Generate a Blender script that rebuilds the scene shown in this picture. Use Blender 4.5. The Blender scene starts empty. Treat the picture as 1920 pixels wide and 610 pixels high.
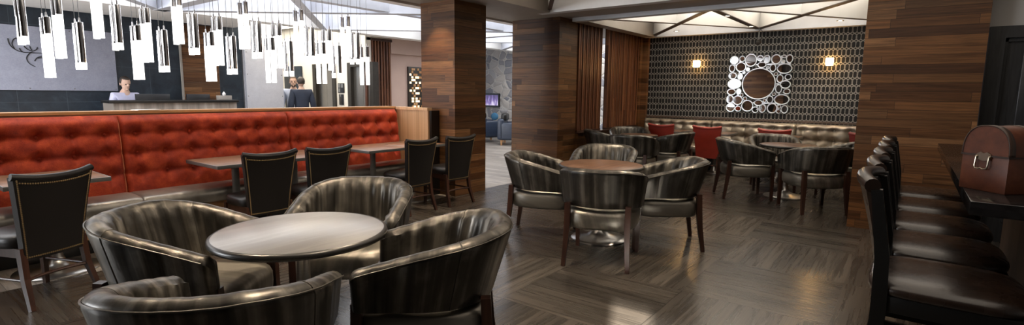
import bpy, bmesh, math, random
from mathutils import Vector, Matrix, noise
random.seed(7)
PI = math.pi
scene = bpy.context.scene
COL = scene.collection
R = math.radians

# ------------------------------------------------------------------ node helpers
class V:
    """a shader value: python arithmetic builds math nodes"""
    def __init__(s, nt, o): s.nt, s.o = nt, o
    def _m(s, op, *a):
        n = s.nt.nodes.new('ShaderNodeMath'); n.operation = op
        for i, x in enumerate((s,) + a):
            if isinstance(x, V): s.nt.links.new(x.o, n.inputs[i])
            else: n.inputs[i].default_value = x
        return V(s.nt, n.outputs[0])
    def __add__(s, b): return s._m('ADD', b)
    def __radd__(s, b): return s._m('ADD', b)
    def __sub__(s, b): return s._m('SUBTRACT', b)
    def __rsub__(s, b): return (s * -1.0) + b
    def __mul__(s, b): return s._m('MULTIPLY', b)
    def __rmul__(s, b): return s._m('MULTIPLY', b)
    def __truediv__(s, b): return s._m('DIVIDE', b)
    def floor(s): return s._m('FLOOR')
    def fract(s): return s._m('FRACT')
    def abs(s): return s._m('ABSOLUTE')
    def sin(s): return s._m('SINE')
    def min(s, b): return s._m('MINIMUM', b)
    def max(s, b): return s._m('MAXIMUM', b)
    def lt(s, b): return s._m('LESS_THAN', b)
    def gt(s, b): return s._m('GREATER_THAN', b)
    def mod(s, b): return s._m('FLOORED_MODULO', b)
    def pow(s, b): return s._m('POWER', b)

class Mat:
    def __init__(s, name):
        s.m = bpy.data.materials.new(name); s.m.use_nodes = True
        s.nt = s.m.node_tree; s.N = s.nt.nodes; s.L = s.nt.links
        s.b = s.N['Principled BSDF']
    def n(s, t): return s.N.new(t)
    def set(s, **k):
        for a, v in k.items():
            i = s.b.inputs[a.replace('_', ' ')]
            if isinstance(v, V): s.L.new(v.o, i)
            elif hasattr(v, 'is_output'): s.L.new(v, i)
            else: i.default_value = v if not (isinstance(v, tuple) and len(v) == 3) else (*v, 1)
        return s
    def coord(s, kind):
        if kind == 'world':
            o = s.n('ShaderNodeNewGeometry').outputs['Position']
        else:
            o = s.n('ShaderNodeTexCoord').outputs[{'object': 'Object', 'uv': 'UV'}[kind]]
        return o
    def xyz(s, o):
        q = s.n('ShaderNodeSeparateXYZ'); s.L.new(o, q.inputs[0])
        return [V(s.nt, q.outputs[i]) for i in range(3)]
    def vec(s, x, y, z=0.0):
        q = s.n('ShaderNodeCombineXYZ')
        for i, v in enumerate((x, y, z)):
            if isinstance(v, V): s.L.new(v.o, q.inputs[i])
            else: q.inputs[i].default_value = v
        return q.outputs[0]
    def noise(s, vec, scale=5, detail=3, rough=.5, dist=0):
        q = s.n('ShaderNodeTexNoise'); q.inputs['Scale'].default_value = scale
        q.inputs['Detail'].default_value = detail; q.inputs['Roughness'].default_value = rough
        q.inputs['Distortion'].default_value = dist
        s.L.new(vec, q.inputs['Vector']); return V(s.nt, q.outputs['Fac'])
    def white(s, vec):
        q = s.n('ShaderNodeTexWhiteNoise'); q.noise_dimensions = '3D'
        s.L.new(vec, q.inputs['Vector']); return V(s.nt, q.outputs['Value'])
    def ramp(s, fac, stops, interp='LINEAR'):
        q = s.n('ShaderNodeValToRGB'); e = q.color_ramp.elements; q.color_ramp.interpolation = interp
        while len(e) < len(stops): e.new(0.5)
        for i, (p, c) in enumerate(stops): e[i].position = p; e[i].color = (*c, 1)
        s.L.new(fac.o, q.inputs[0]); return q.outputs[0]
    def mix(s, f, a, b, mode='MIX'):
        q = s.n('ShaderNodeMix'); q.data_type = 'RGBA'; q.blend_type = mode
        for i, v in ((0, f), (6, a), (7, b)):
            if isinstance(v, V): s.L.new(v.o, q.inputs[i])
            elif hasattr(v, 'is_output'): s.L.new(v, q.inputs[i])
            elif i == 0: q.inputs[i].default_value = v
            else: q.inputs[i].default_value = (*v, 1)
        return q.outputs[2]
    def bump(s, h, strength=.3, dist=.01):
        q = s.n('ShaderNodeBump'); q.inputs['Strength'].default_value = strength
        q.inputs['Distance'].default_value = dist
        s.L.new(h.o, q.inputs['Height']); s.L.new(q.outputs[0], s.b.inputs['Normal']); return s
    def rnd(s):
        return V(s.nt, s.n('ShaderNodeObjectInfo').outputs['Random'])

def plain(name, c, rough=.5, metal=0., noise_amt=.12, nscale=8, bump=0., kind='object', **k):
    m = Mat(name)
    f = m.noise(m.coord(kind), nscale, 4)
    d = tuple(x * (1 - noise_amt) for x in c); l = tuple(min(1, x * (1 + noise_amt)) for x in c)
    m.set(Base_Color=m.ramp(f, [(.3, d), (.7, l)]), Roughness=rough, Metallic=metal, **k)
    if bump: m.bump(m.noise(m.coord(kind), nscale * 12, 3), bump, .003)
    return m.m

def planks(name, uv, pitch, length, stops, rough=.45, gap=.0016, bump=.5, grain=(1.2, 26), seed=0, coat=0., spec=.5):
    """courses of boards running along u, stacked along v (uv(m) returns u, v)"""
    m = Mat(name); u, v = uv(m)
    vv = v / pitch; r = vv.floor(); fr = vv.fract()
    off = m.white(m.vec(r, 3.1 + seed, 7.7)); ln = m.white(m.vec(r, 9.4 + seed, 2.2)) * .7 + .65
    uu = u / (ln * length) + off * 7.0; c = uu.floor(); fu = uu.fract()
    idv = m.white(m.vec(r, c, 1.7 + seed))
    g = m.noise(m.vec(u * grain[0] + idv * 31.0, v * grain[1] + idv * 17.0, idv * 5.0), 1.6, 6, .6, .6)
    g2 = m.noise(m.vec(u * 9.0 + idv * 11.0, v * 160.0, idv * 3.0), 1.0, 2, .5)
    col = m.ramp(idv, stops)
    col = m.mix(1.0, col, m.ramp(g, [(.25, (.34, .32, .30)), (.5, (.95, .95, .95)), (.75, (1.5, 1.47, 1.42))]), 'MULTIPLY')
    col = m.mix(.35, col, m.ramp(g2, [(.3, (.55, .55, .55)), (.7, (1.2, 1.2, 1.2))]), 'MULTIPLY')
    e = (fr.min(1.0 - fr) * pitch).min(fu.min(1.0 - fu) * (ln * length))
    line = e.lt(gap)
    col = m.mix(line * .75, col, (.012, .010, .008))
    m.set(Base_Color=col, Roughness=g * .25 + (rough - .12), Specular_IOR_Level=spec)
    if coat: m.set(Coat_Weight=coat, Coat_Roughness=.15)
    m.bump(idv * .8 + g * .35 + g2 * .15 - line * 1.0, bump, .004)
    return m.m

# ------------------------------------------------------------------ mesh helpers
class MB:
    def __init__(s): s.bm = bmesh.new(); s.uv = s.bm.loops.layers.uv.new('UVMap')
    def grid(s, P, close_u=False, close_v=False, uvs=None, mi=0, flip=False):
        """P[i][j] points; faces between rows"""
        rows = [[s.bm.verts.new(p) for p in row] for row in P]
        n, m = len(rows), len(rows[0])
        for i in range(n if close_u else n - 1):
            for j in range(m if close_v else m - 1):
                i2, j2 = (i + 1) % n, (j + 1) % m
                q = [(i, j), (i2, j), (i2, j2), (i, j2)]
                if flip: q.reverse()
                try: f = s.bm.faces.new([rows[a][b] for a, b in q])
                except ValueError: continue
                f.material_index = mi
                if uvs:
                    for l, (a, b) in zip(f.loops, q):
                        a2 = i + 1 if a == i2 else a; b2 = j + 1 if b == j2 else b
                        l[s.uv].uv = uvs(a2, b2)
        return rows
    def face(s, vs, mi=0):
        try: f = s.bm.faces.new(vs); f.material_index = mi; return f
        except ValueError: return None
    def box(s, x0, x1, y0, y1, z0, z1, bev=0., seg=2, mi=0, mat=None):
        r = bmesh.ops.create_cube(s.bm, size=1)
        vs = r['verts']
        for v in vs:
            v.co = Vector((x0 if v.co.x < 0 else x1, y0 if v.co.y < 0 else y1, z0 if v.co.z < 0 else z1))
        fs = {f for v in vs for f in v.link_faces}
        for f in fs: f.material_index = mi
        if bev:
            es = list({e for v in vs for e in v.link_edges})
            o = bmesh.ops.bevel(s.bm, geom=es, offset=bev, segments=seg, affect='EDGES', profile=.5)
            vs = list({v for f in o['faces'] for v in f.verts} | {v for v in vs if v.is_valid})
            for f in o['faces']: f.material_index = mi
        if mat is not None:
            done = set(); st = list(vs)
            allv = set(vs)
            for v in st:
                for e in v.link_edges: allv.add(e.other_vert(v))
            for v in allv: v.co = mat @ v.co
        return s
    def lathe(s, prof, cx=0, cy=0, n=32, mi=0, cap=True, mat=None):
        """prof: (r, z) list from bottom to top"""
        P = []
        for r, z in prof:
            row = [Vector((cx + r * math.cos(2 * PI * k / n), cy + r * math.sin(2 * PI * k / n), z)) for k in range(n)]
            if mat is not None: row = [mat @ p for p in row]
            P.append(row)
        rows = s.grid(P, close_v=True, mi=mi, flip=True)
        if cap:
            s.face(list(reversed(rows[0])), mi); s.face(rows[-1], mi)
        return s
    def tube(s, pts, r, n=10, mi=0, square=False, cap=True):
        pts = [Vector(p) for p in pts]; k = len(pts)
        rs = r if isinstance(r, (list, tuple)) else [r] * k
        up = Vector((0, 0, 1)); P = []; prev = None
        for i, p in enumerate(pts):
            t = (pts[min(i + 1, k - 1)] - pts[max(i - 1, 0)]).normalized()
            if prev is None:
                a = up if abs(t.dot(up)) < .9 else Vector((0, 1, 0))
                x = (a - t * a.dot(t)).normalized()
            else: x = (prev - t * prev.dot(t)).normalized()
            prev = x; y = t.cross(x)
            if square:
                row = [p + (x * a + y * b) * rs[i] for a, b in ((1, 1), (-1, 1), (-1, -1), (1, -1))]
            else:
                row = [p + (x * math.cos(2 * PI * j / n) + y * math.sin(2 * PI * j / n)) * rs[i] for j in range(n)]
            P.append(row)
        rows = s.grid(P, close_v=True, mi=mi, flip=True)
        if cap: s.face(list(reversed(rows[0])), mi); s.face(rows[-1], mi)
        return s
    def prism(s, poly, h0, h1, axis='z', mi=0, bev=0.):
        """extrude polygon (2D) along axis"""
        f = {'z': lambda a, b, h: (a, b, h), 'y': lambda a, b, h: (a, h, b), 'x': lambda a, b, h: (h, a, b)}[axis]
        lo = [s.bm.verts.new(f(a, b, h0)) for a, b in poly]; hi = [s.bm.verts.new(f(a, b, h1)) for a, b in poly]
        n = len(poly); fs = []
        for i in range(n): fs.append(s.face([lo[i], lo[(i + 1) % n], hi[(i + 1) % n], hi[i]], mi))
        fs.append(s.face(list(reversed(lo)), mi)); fs.append(s.face(hi, mi))
        return s
    def ball(s, c, r, sc=(1, 1, 1), u=12, v=8, mi=0, mat=None):
        o = bmesh.ops.create_uvsphere(s.bm, u_segments=u, v_segments=v, radius=r)
        for q in o['verts']:
            q.co = Vector((q.co.x * sc[0], q.co.y * sc[1], q.co.z * sc[2])) + Vector(c)
            if mat is not None: q.co = mat @ q.co
        for f in {f for q in o['verts'] for f in q.link_faces}: f.material_index = mi
        return s
    def xf(s, M):
        bmesh.ops.transform(s.bm, matrix=M, verts=s.bm.verts); return s
    def build(s, name, mats, parent=None, smooth=40, fix=True):
        if fix: bmesh.ops.recalc_face_normals(s.bm, faces=s.bm.faces)
        me = bpy.data.meshes.new(name); s.bm.to_mesh(me); s.bm.free()
        for m in (mats if isinstance(mats, (list, tuple)) else [mats]): me.materials.append(m)
        if smooth:
            me.polygons.foreach_set('use_smooth', [True] * len(me.polygons)); me.set_sharp_from_angle(angle=R(smooth))
        o = bpy.data.objects.new(name, me); COL.objects.link(o)
        if parent: o.parent = parent
        return o

def thing(name, label, cat, loc=(0, 0, 0), rz=0, group=None):
    o = bpy.data.objects.new(name, None); COL.objects.link(o); o.empty_display_size = .1
    o.location = loc; o.rotation_euler = (0, 0, rz); tag(o, label, cat, group); return o
def tag(o, label, cat, group=None):
    o['label'] = label; o['category'] = cat
    if group: o['group'] = group
    return o
def kids(o): return [c for c in COL.objects if c.parent is o]
def copy_tree(o, parent=None):
    c = o.copy(); COL.objects.link(c)
    if parent: c.parent = parent
    for ch in kids(o): copy_tree(ch, c)
    return c
def place(o, loc, rz=0, label=None, group=None):
    o.location = loc; o.rotation_euler = (0, 0, rz)
    if label: o['label'] = label
    if group: o['group'] = group
    return o
def struct(o): o['kind'] = 'structure'; return o
def face_rot(fx, fy): return math.atan2(-fx, fy)        # local +Y to direction (fx, fy)

# ------------------------------------------------------------------ materials
def uv_col(m):      # columns: horizontal boards, both faces of an axis-aligned block
    x, y, z = m.xyz(m.coord('world')); return x + y * 1.003, z
wood_wall = planks('reclaimed_wood', uv_col, .092, .95,
    [(0, (.055, .021, .007)), (.3, (.105, .043, .014)), (.55, (.165, .071, .024)), (.8, (.085, .039, .015)), (1, (.23, .112, .046))],
    rough=.42, bump=.6, grain=(1.1, 26), spec=.35)
def uv_vert(m):
    x, y, z = m.xyz(m.coord('world')); return z, x + y
bar_wood = planks('bar_front_wood', uv_vert, .11, 1.5, [(0, (.02, .014, .010)), (.5, (.045, .028, .018)), (1, (.06, .04, .028))], rough=.5, seed=3)

def floor_mat():
    m = Mat('basketweave_plank_floor'); x, y, z = m.xyz(m.coord('world'))
    B = .93; xx = (x + 1.214) / B; yy = (y - 3.65) / B
    par = (xx.floor() + yy.floor()).mod(2.0)
    border = x.gt(-.29)
    par = par.max(border)
    lu = x * (1.0 - par) + y * par; lv = (y - 3.65) * (1.0 - par) + (x + 1.214) * par
    P = B / 7; r = (lv / P).floor(); fr = (lv / P).fract()
    bi, bj = xx.floor(), yy.floor()
    idv = m.white(m.vec(r + bi * 13.0, bj * 7.0, par + .5))
    idb = m.white(m.vec(bi, bj, 4.5))
    g = m.noise(m.vec(lu * 1.0 + idv * 37.0, lv * 30.0 + idv * 9.0, idv * 7.0), 1.4, 6, .6, .25)
    g2 = m.noise(m.vec(lu * 2.2 + idv * 9.0, lv * 170.0, idv * 3.0), 1.0, 3, .5)
    col = m.ramp(idv * .6 + idb * .4, [(.1, (.030, .026, .022)), (.5, (.050, .043, .036)), (.9, (.082, .070, .058))])
    col = m.mix(1.0, col, m.ramp(g, [(.25, (.40, .38, .36)), (.5, (.95, .95, .95)), (.78, (1.7, 1.65, 1.6))]), 'MULTIPLY')
    col = m.mix(.6, col, m.ramp(g2, [(.3, (.5, .5, .5)), (.7, (1.3, 1.3, 1.3))]), 'MULTIPLY')
    e = fr.min(1.0 - fr) * P
    fb = (xx.fract().min(1.0 - xx.fract())).min(yy.fract().min(1.0 - yy.fract())) * B
    line = (e.lt(.0012)).max(fb.lt(.0025) * (1.0 - border))
    col = m.mix(line * .7, col, (.010, .009, .008))
    m.set(Base_Color=col, Roughness=g * .22 + .17, Specular_IOR_Level=.5, Coat_Weight=.3, Coat_Roughness=.2)
    m.bump(g * .5 + g2 * .35 - line, .22, .004); return m.m
floor_dark = floor_mat()
def uv_lobby(m):
    x, y, z = m.xyz(m.coord('world')); return x, y
floor_light = planks('pale_vinyl_plank', uv_lobby, .16, 1.2, [(0, (.26, .23, .20)), (.5, (.36, .32, .28)), (1, (.44, .40, .36))], rough=.38, bump=.1, grain=(1.2, 14))

def leather(name, dark, mid, light, stripe=18., rough=.33, metal=.0, coat=.35):
    m = Mat(name); u, v, _ = m.xyz(m.coord('uv')); rn = m.rnd()
    st = m.noise(m.vec(u * stripe + rn * 40.0, v * .7, rn * 9.0), 1.0, 3, .6)
    cl = m.noise(m.vec(u * 9.0, v * 7.0, rn * 20.0), 1.2, 4, .55, .4)
    f = st * .75 + cl * .35 - .05
    m.set(Base_Color=m.ramp(f, [(.34, dark), (.5, mid), (.68, light)]), Roughness=cl * .25 + rough - .12,
          Metallic=metal, Coat_Weight=coat, Coat_Roughness=.28)
    fine = m.noise(m.vec(u * 160.0, v * 160.0, 0.0), 1.0, 3, .6)
    m.bump(st * .5 + cl * .5 + fine * .05, .35, .012); return m.m
tub_leather = leather('pewter_leather', (.024, .022, .019), (.068, .062, .053), (.23, .212, .182), 17., .38, .74, .08)
bench_leather = leather('bronze_bench_leather', (.15, .125, .095), (.22, .187, .145), (.31, .27, .21), 5., .36, .45, .2)
seat_leather = leather('pewter_seat_leather', (.24, .225, .20), (.34, .32, .285), (.46, .435, .39), 4., .34, .6, .2)
tub_seat_leather = leather('pewter_tub_seat_leather', (.085, .078, .066), (.20, .184, .156), (.40, .37, .315), 9., .38, .66, .1)
brown_leather = leather('brown_stool_leather', (.010, .0055, .0035), (.018, .0095, .006), (.032, .017, .011), 7., .27, 0., .5)
black_leather = plain('black_leather', (.006, .005, .005), .42, bump=.2, nscale=10)
blue_leather = plain('navy_leather', (.030, .042, .070), .36, bump=.2, nscale=10)
dark_wood = Mat('dark_stained_wood')
_p = dark_wood.coord('object'); _x, _y, _z = dark_wood.xyz(_p)
_g = dark_wood.noise(dark_wood.vec(_x * 30.0, _y * 30.0, _z * 3.0), 1.0, 4)
dark_wood.set(Base_Color=dark_wood.ramp(_g, [(.3, (.022, .009, .006)), (.7, (.058, .024, .015))]), Roughness=.32)
dark_wood = dark_wood.m
black_wood = plain('black_lacquered_wood', (.005, .0045, .004), .36, nscale=6)
def table_wood(name, a, b, c, rough, coat=0., spec=.5):
    m = Mat(name); x, y, z = m.xyz(m.coord('object')); rn = m.rnd()
    g = m.noise(m.vec(x * 22.0 + rn * 30.0, y * 1.6, rn * 5.0), 1.0, 5, .6, .5)
    g2 = m.noise(m.vec(x * 150.0, y * 6.0, rn), 1.0, 2)
    col = m.ramp(g, [(.3, a), (.5, b), (.72, c)])
    col = m.mix(.3, col, m.ramp(g2, [(.3, (.6, .6, .6)), (.7, (1.2, 1.2, 1.2))]), 'MULTIPLY')
    m.set(Base_Color=col, Roughness=rough, Specular_IOR_Level=spec); m.bump(g2, .05, .002)
    if coat: m.set(Coat_Weight=coat, Coat_Roughness=.30, Coat_IOR=1.9)
    return m.m
grey_laminate = table_wood('charcoal_laminate', (.075, .070, .064), (.10, .094, .087), (.185, .182, .178), .38, 1.)
walnut_top = table_wood('walnut_laminate', (.070, .030, .015), (.12, .056, .028), (.19, .095, .05), .27, .4)
bistro_top = table_wood('brown_bistro_laminate', (.14, .066, .034), (.22, .11, .058), (.31, .165, .09), .42, 0., .28)
ply = table_wood('plywood_panel', (.48, .29, .15), (.60, .38, .21), (.70, .47, .28), .5)
rail_wood = table_wood('honey_oak', (.40, .20, .085), (.52, .28, .12), (.62, .36, .17), .4)
def steel_mat():
    m = Mat('brushed_steel'); x, y, z = m.xyz(m.coord('object'))
    f = m.noise(m.vec(x * 4.0, y * 4.0, z * 200.0), 1.0, 3)
    m.set(Base_Color=m.ramp(f, [(.3, (.50, .49, .47)), (.7, (.64, .63, .61))]), Metallic=1., Roughness=.30); return m.m
steel = steel_mat()
grey_metal = plain('grey_painted_metal', (.22, .22, .215), .4, .6)
black_edge = plain('black_vinyl_edge', (.014, .013, .012), .3)
brass = plain('brass_nail', (.70, .52, .28), .3, 1.)
antique = plain('antique_brass', (.36, .31, .24), .3, 1.)
def velvet(name, lo, mid, hi):
    m = Mat(name); o = m.coord('object')
    f = m.noise(o, 9, 5, .6); f2 = m.noise(o, 130, 2)
    m.set(Base_Color=m.ramp(f * .75 + f2 * .25, [(.32, lo), (.5, mid), (.68, hi)]), Roughness=.75, Sheen_Weight=.55, Sheen_Roughness=.35, Sheen_Tint=(1., .45, .25, 1))
    m.bump(f2 * .6 + f * .6, .25, .004); return m.m
red_velvet = velvet('rust_red_velvet', (.19, .012, .003), (.35, .030, .006), (.54, .072, .016))
red_vinyl = plain('red_vinyl', (.24, .022, .012), .42, bump=.1)
white_paint = plain('white_ceiling_paint', (.80, .79, .77), .7, kind='world', noise_amt=.03, nscale=3)
cream_paint = plain('cream_wall_paint', (.74, .70, .62), .6, kind='world', noise_amt=.04, nscale=2)
dark_paint = plain('dark_taupe_wall_paint', (.11, .092, .078), .6, kind='world', noise_amt=.05, nscale=2)
pink_paint = plain('taupe_pink_wall_paint', (.50, .36, .30), .6, kind='world', noise_amt=.05, nscale=2)
grey_paint = plain('grey_wall_paint', (.42, .40, .38), .6, kind='world', noise_amt=.05, nscale=2)
rib_paint = plain('pale_blue_rib_paint', (.50, .52, .58), .6, kind='world', noise_amt=.04)
blue_trim = plain('slate_trim_paint', (.62, .63, .66), .5, kind='world', noise_amt=.05, nscale=6, bump=.2)
taupe_trim = plain('taupe_trim_paint', (.30, .27, .24), .55, kind='world', noise_amt=.05, nscale=6, bump=.1)
brown_rib = plain('brown_rib_wood', (.075, .048, .034), .5, kind='world', nscale=14, noise_amt=.3)
def tile_mat():
    m = Mat('dark_stone_tile'); x, y, z = m.xyz(m.coord('world'))
    a = (y / .6).fract(); b = (z / .6).fract()
    e = (a.min(1.0 - a)).min(b.min(1.0 - b)) * .6
    f = m.noise(m.coord('world'), 5, 6, .65, .5)
    c = m.ramp(f, [(.3, (.006, .011, .018)), (.55, (.014, .024, .036)), (.75, (.030, .043, .056))])
    m.set(Base_Color=m.mix(e.lt(.003), c, (.05, .065, .08)), Roughness=f * .3 + .25); m.bump(f, .2, .004); return m.m
stone_tile = tile_mat()
def slab_mat(name, lo, hi, kind='world'):
    m = Mat(name); f = m.noise(m.coord(kind), 7, 7, .7, .3); g = m.noise(m.coord(kind), 60, 3)
    m.set(Base_Color=m.ramp(f * .6 + g * .4, [(.32, lo), (.68, hi)]), Roughness=.5, Metallic=.0); m.bump(g, .1, .002); return m.m
panel_blue = slab_mat('grey_blue_sign_panel', (.27, .29, .37), (.37, .39, .48))
concrete = slab_mat('pale_concrete_slab', (.46, .47, .52), (.58, .59, .64))
def fieldstone():
    m = Mat('fieldstone'); x, y, z = m.xyz(m.coord('world')); n1 = m.noise(m.coord('world'), 3, 3)
    vec = m.vec(x + n1 * .2, z * 1.25 + n1 * .15, 0.0)
    a = m.n('ShaderNodeTexVoronoi'); a.inputs['Scale'].default_value = 3.6; a.feature = 'DISTANCE_TO_EDGE'; m.L.new(vec, a.inputs['Vector'])
    b = m.n('ShaderNodeTexVoronoi'); b.inputs['Scale'].default_value = 3.6; m.L.new(vec, b.inputs['Vector'])
    q = m.n('ShaderNodeSeparateColor'); m.L.new(b.outputs['Color'], q.inputs[0])
    f = V(m.nt, q.outputs[0]); g = m.noise(m.coord('world'), 22, 5, .7); d = V(m.nt, a.outputs['Distance'])
    c = m.ramp(f * .7 + g * .3, [(.1, (.20, .21, .25)), (.45, (.40, .37, .36)), (.7, (.56, .51, .46)), (.95, (.33, .35, .41))])
    m.set(Base_Color=m.mix(d.lt(.035), c, (.60, .57, .53)), Roughness=.8); m.bump((d * 6.0).min(1.0) + g * .4, .8, .03); return m.m
stone = fieldstone()
def wallpaper():
    m = Mat('hexagon_lattice_wallpaper'); x, y, z = m.xyz(m.coord('world'))
    P, H = .126, .123
    row = (z / H).floor(); dz = ((z / H).fract() - .5) * H
    u = ((x / P + row.mod(2.0) * .5).fract() - .5).abs() * P          # distance from the middle of a pair
    dx = (u - .0290).abs() / .0242; az = dz.abs() / .0495
    cell = dx.max(az).max(dx * .55 + az - .22).lt(1.0)
    q = ((x / P * 2.0).fract() - .5).abs() * (P / 2)
    dia = ((P / 4 - q) / .0185 + (H / 2 - dz.abs()) / .0150).lt(1.0)
    split = (P / 2 - u).lt(.0035) * dz.abs().lt(.036)
    dark = cell.max(dia); f = m.noise(m.coord('world'), 30, 3)
    base = m.mix(split, m.ramp(f, [(.3, (.16, .155, .145)), (.7, (.235, .228, .21))]), (.07, .066, .062))
    c = m.mix(dark, base, m.ramp(f, [(.3, (.006, .006, .006)), (.7, (.012, .012, .012))]))
    m.set(Base_Color=c, Roughness=.55, Specular_IOR_Level=.2); m.bump(dark, -.15, .002); return m.m
paper = wallpaper()
chrome = plain('polished_chrome', (.78, .78, .80), .06, 1., .02)
def emit(name, c, s, sp=None):
    m = Mat(name)
    m.set(Base_Color=c, Emission_Color=c, Emission_Strength=s, Roughness=.3); return m
def crystal_mat():
    m = Mat('bubbled_lit_crystal'); o = m.coord('object')
    f = m.noise(o, 120, 3, .7); k = m.ramp(f, [(.38, (.10, .11, .12)), (.52, (1, .98, .95))])
    q = m.n('ShaderNodeSeparateColor'); m.L.new(k, q.inputs[0])
    m.set(Base_Color=(.9, .9, .9), Emission_Color=k, Emission_Strength=3.0, Roughness=.15); return m.m
crystal = crystal_mat()
lamp_disc = emit('ceiling_lamp_diffuser', (1., .95, .86), 26.).m
warm_glass = emit('warm_sconce_glass', (1., .56, .20), 30.).m
mirror_glass = plain('silvered_mirror', (.86, .87, .90), .02, 1., .01)
silver_frame = plain('silver_frame', (.66, .67, .70), .28, .85)
def chest_mat():
    m = Mat('rust_leather_chest'); o = m.coord('object'); f = m.noise(o, 14, 6, .65)
    m.set(Base_Color=m.ramp(f, [(.3, (.060, .016, .006)), (.55, (.115, .031, .012)), (.75, (.165, .052, .022))]), Roughness=.45); m.bump(f, .2, .004); return m.m
chest_leather = chest_mat()
def door_black():
    m = Mat('black_oak_door'); x, y, z = m.xyz(m.coord('world'))
    f = m.noise(m.vec(x * 26.0, 0.0, z * 2.2), 1.0, 5, .6, 1.2)
    m.set(Base_Color=m.ramp(f, [(.35, (.008, .008, .009)), (.7, (.024, .024, .025))]), Roughness=.38); m.bump(f, .25, .004); return m.m
door_blk = door_black()
elev_steel = plain('elevator_steel', (.32, .30, .27), .32, .9, .08, 3, kind='world')
bronze = plain('dark_bronze_jamb', (.045, .040, .034), .4, .5)
def desk_mat():
    m = Mat('zebrano_desk_front'); x, y, z = m.xyz(m.coord('world'))
    f = m.noise(m.vec(y * 9.0, z * .5, 0.0), 1.0, 4, .6)
    m.set(Base_Color=m.ramp(f, [(.3, (.10, .085, .072)), (.5, (.22, .19, .165)), (.7, (.36, .32, .28))]), Roughness=.4); return m.m
zebra = desk_mat()
counter_blk = plain('black_granite_counter', (.009, .008, .008), .12, nscale=40, noise_amt=.5)
screen_black = plain('black_plastic', (.010, .010, .011), .3)
slat_red = planks('walnut_slats', lambda m: (m.xyz(m.coord('world'))[2], m.xyz(m.coord('world'))[1]), .043, 3.,
    [(0, (.075, .024, .011)), (.5, (.15, .056, .025)), (1, (.25, .105, .048))], rough=.38, gap=0., grain=(1., 30))
skin = plain('skin', (.56, .36, .27), .5, noise_amt=.06)
hair_dark = plain('dark_brown_hair', (.025, .016, .011), .55, bump=.3)
paper_white = plain('white_paper', (.80, .79, .77), .6)

# ------------------------------------------------------------------ camera
yaw, pit, roll = -0.650766853, 0.133033672, 0.01044911
fwd = Vector((math.sin(yaw) * math.cos(pit), math.cos(yaw) * math.cos(pit), -math.sin(pit)))
rt = Vector((math.cos(yaw), -math.sin(yaw), 0)); up = rt.cross(fwd)
r2 = rt * math.cos(roll) + up * math.sin(roll); u2 = up * math.cos(roll) - rt * math.sin(roll)
cam = bpy.data.cameras.new('camera'); co = bpy.data.objects.new('camera', cam); COL.objects.link(co)
co.matrix_world = Matrix(((r2.x, u2.x, -fwd.x, 0), (r2.y, u2.y, -fwd.y, 0), (r2.z, u2.z, -fwd.z, 1.42), (0, 0, 0, 1)))
cam.sensor_width = 36; cam.lens = 974.792 / 1920 * 36; cam.clip_start = .05; cam.clip_end = 100
scene.camera = co

# ================================================================== SETTING
ZC = 2.57
def sbox(name, b, mat, bev=0., smooth=0):
    m = MB(); m.box(*b, bev=bev); return struct(m.build(name, mat, smooth=smooth))
# floors
sbox('floor', (-4.95, 3.2, -4.0, 10.6, -.1, 0), floor_dark)
m = MB(); m.box(-14.5, -4.95, -4.0, 13.2, -.1, -.001); struct(m.build('floor_lobby', floor_light, smooth=0))
# ceiling
sbox('ceiling', (-14.6, 3.3, -4.2, 13.3, 3.02, 3.2), white_paint)
# bulkheads and trims
def beam(name, b, mat): return sbox(name, b, mat)
beam('ceiling_beam_soffit', (-4.46, .6, 6.55, 7.42, 2.63, 3.02), taupe_trim)
beam('trim_1', (-4.46, .6, 6.42, 6.56, ZC, 3.02), blue_trim)
beam('trim_2', (-4.46, .6, 7.42, 7.56, ZC, 3.02), blue_trim)
beam('trim_3', (-4.46, -.28, 10.28, 10.45, ZC, 3.02), blue_trim)
beam('trim_4', (-4.46, -4.24, 7.56, 10.28, ZC, 3.02), taupe_trim)
beam('trim_5', (-4.46, -4.24, -4.0, 6.42, ZC, 3.02), taupe_trim)
beam('ceiling_beam_hall', (-5.56, -4.46, -4.0, 10.45, 2.63, 3.02), taupe_trim)
beam('trim_6', (-5.72, -5.56, -4.0, 10.45, 2.6, 3.02), white_paint)
beam('trim_7', (-.45, .6, 7.56, 10.45, ZC, 3.02), white_paint)
def rib(mb, a, b, w, z0, z1):
    a = Vector((*a, 0)); b = Vector((*b, 0)); d = (b - a); L = d.length; d.normalize()
    M = Matrix.Translation(a) @ Matrix(((d.x, -d.y, 0, 0), (d.y, d.x, 0, 0), (0, 0, 1, 0), (0, 0, 0, 1)))
    c = MB(); c.box(0, L, -w / 2, w / 2, z0 + .012, z1, mi=0); c.box(0, L, -w / 2 - .004, w / 2 + .004, z0, z0 + .012, mi=1); c.xf(M)
    t = bpy.data.meshes.new('t'); c.bm.to_mesh(t); c.bm.free(); mb.bm.from_mesh(t); bpy.data.meshes.remove(t)
def coffer(name, Np, Fp, z0, z1, wa, wb, mats):
    mb = MB()
    for i in range(len(Np) - 1):
        if i % 2 == 0:
            rib(mb, Fp[i], Np[i + 1], wa, z0, z1); rib(mb, Np[i], Fp[i + 1], wb, z0 + .004, z1)
        else:
            rib(mb, Fp[i], Np[i + 1], wa, z0, z1); rib(mb, Np[i], Fp[i + 1], wb, z0 + .004, z1); rib(mb, Np[i], Fp[i], wa, z0, z1)
    return struct(mb.build(name, mats, smooth=0))
coffer('ceiling_ribs_alcove', [(-4.15, 7.56), (-2.32, 7.56), (-.5, 7.56)], [(-4.24, 10.28), (-2.3, 10.28), (-.45, 10.28)], 2.6, 3.02, .085, .04, [white_paint, brown_rib])
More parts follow.
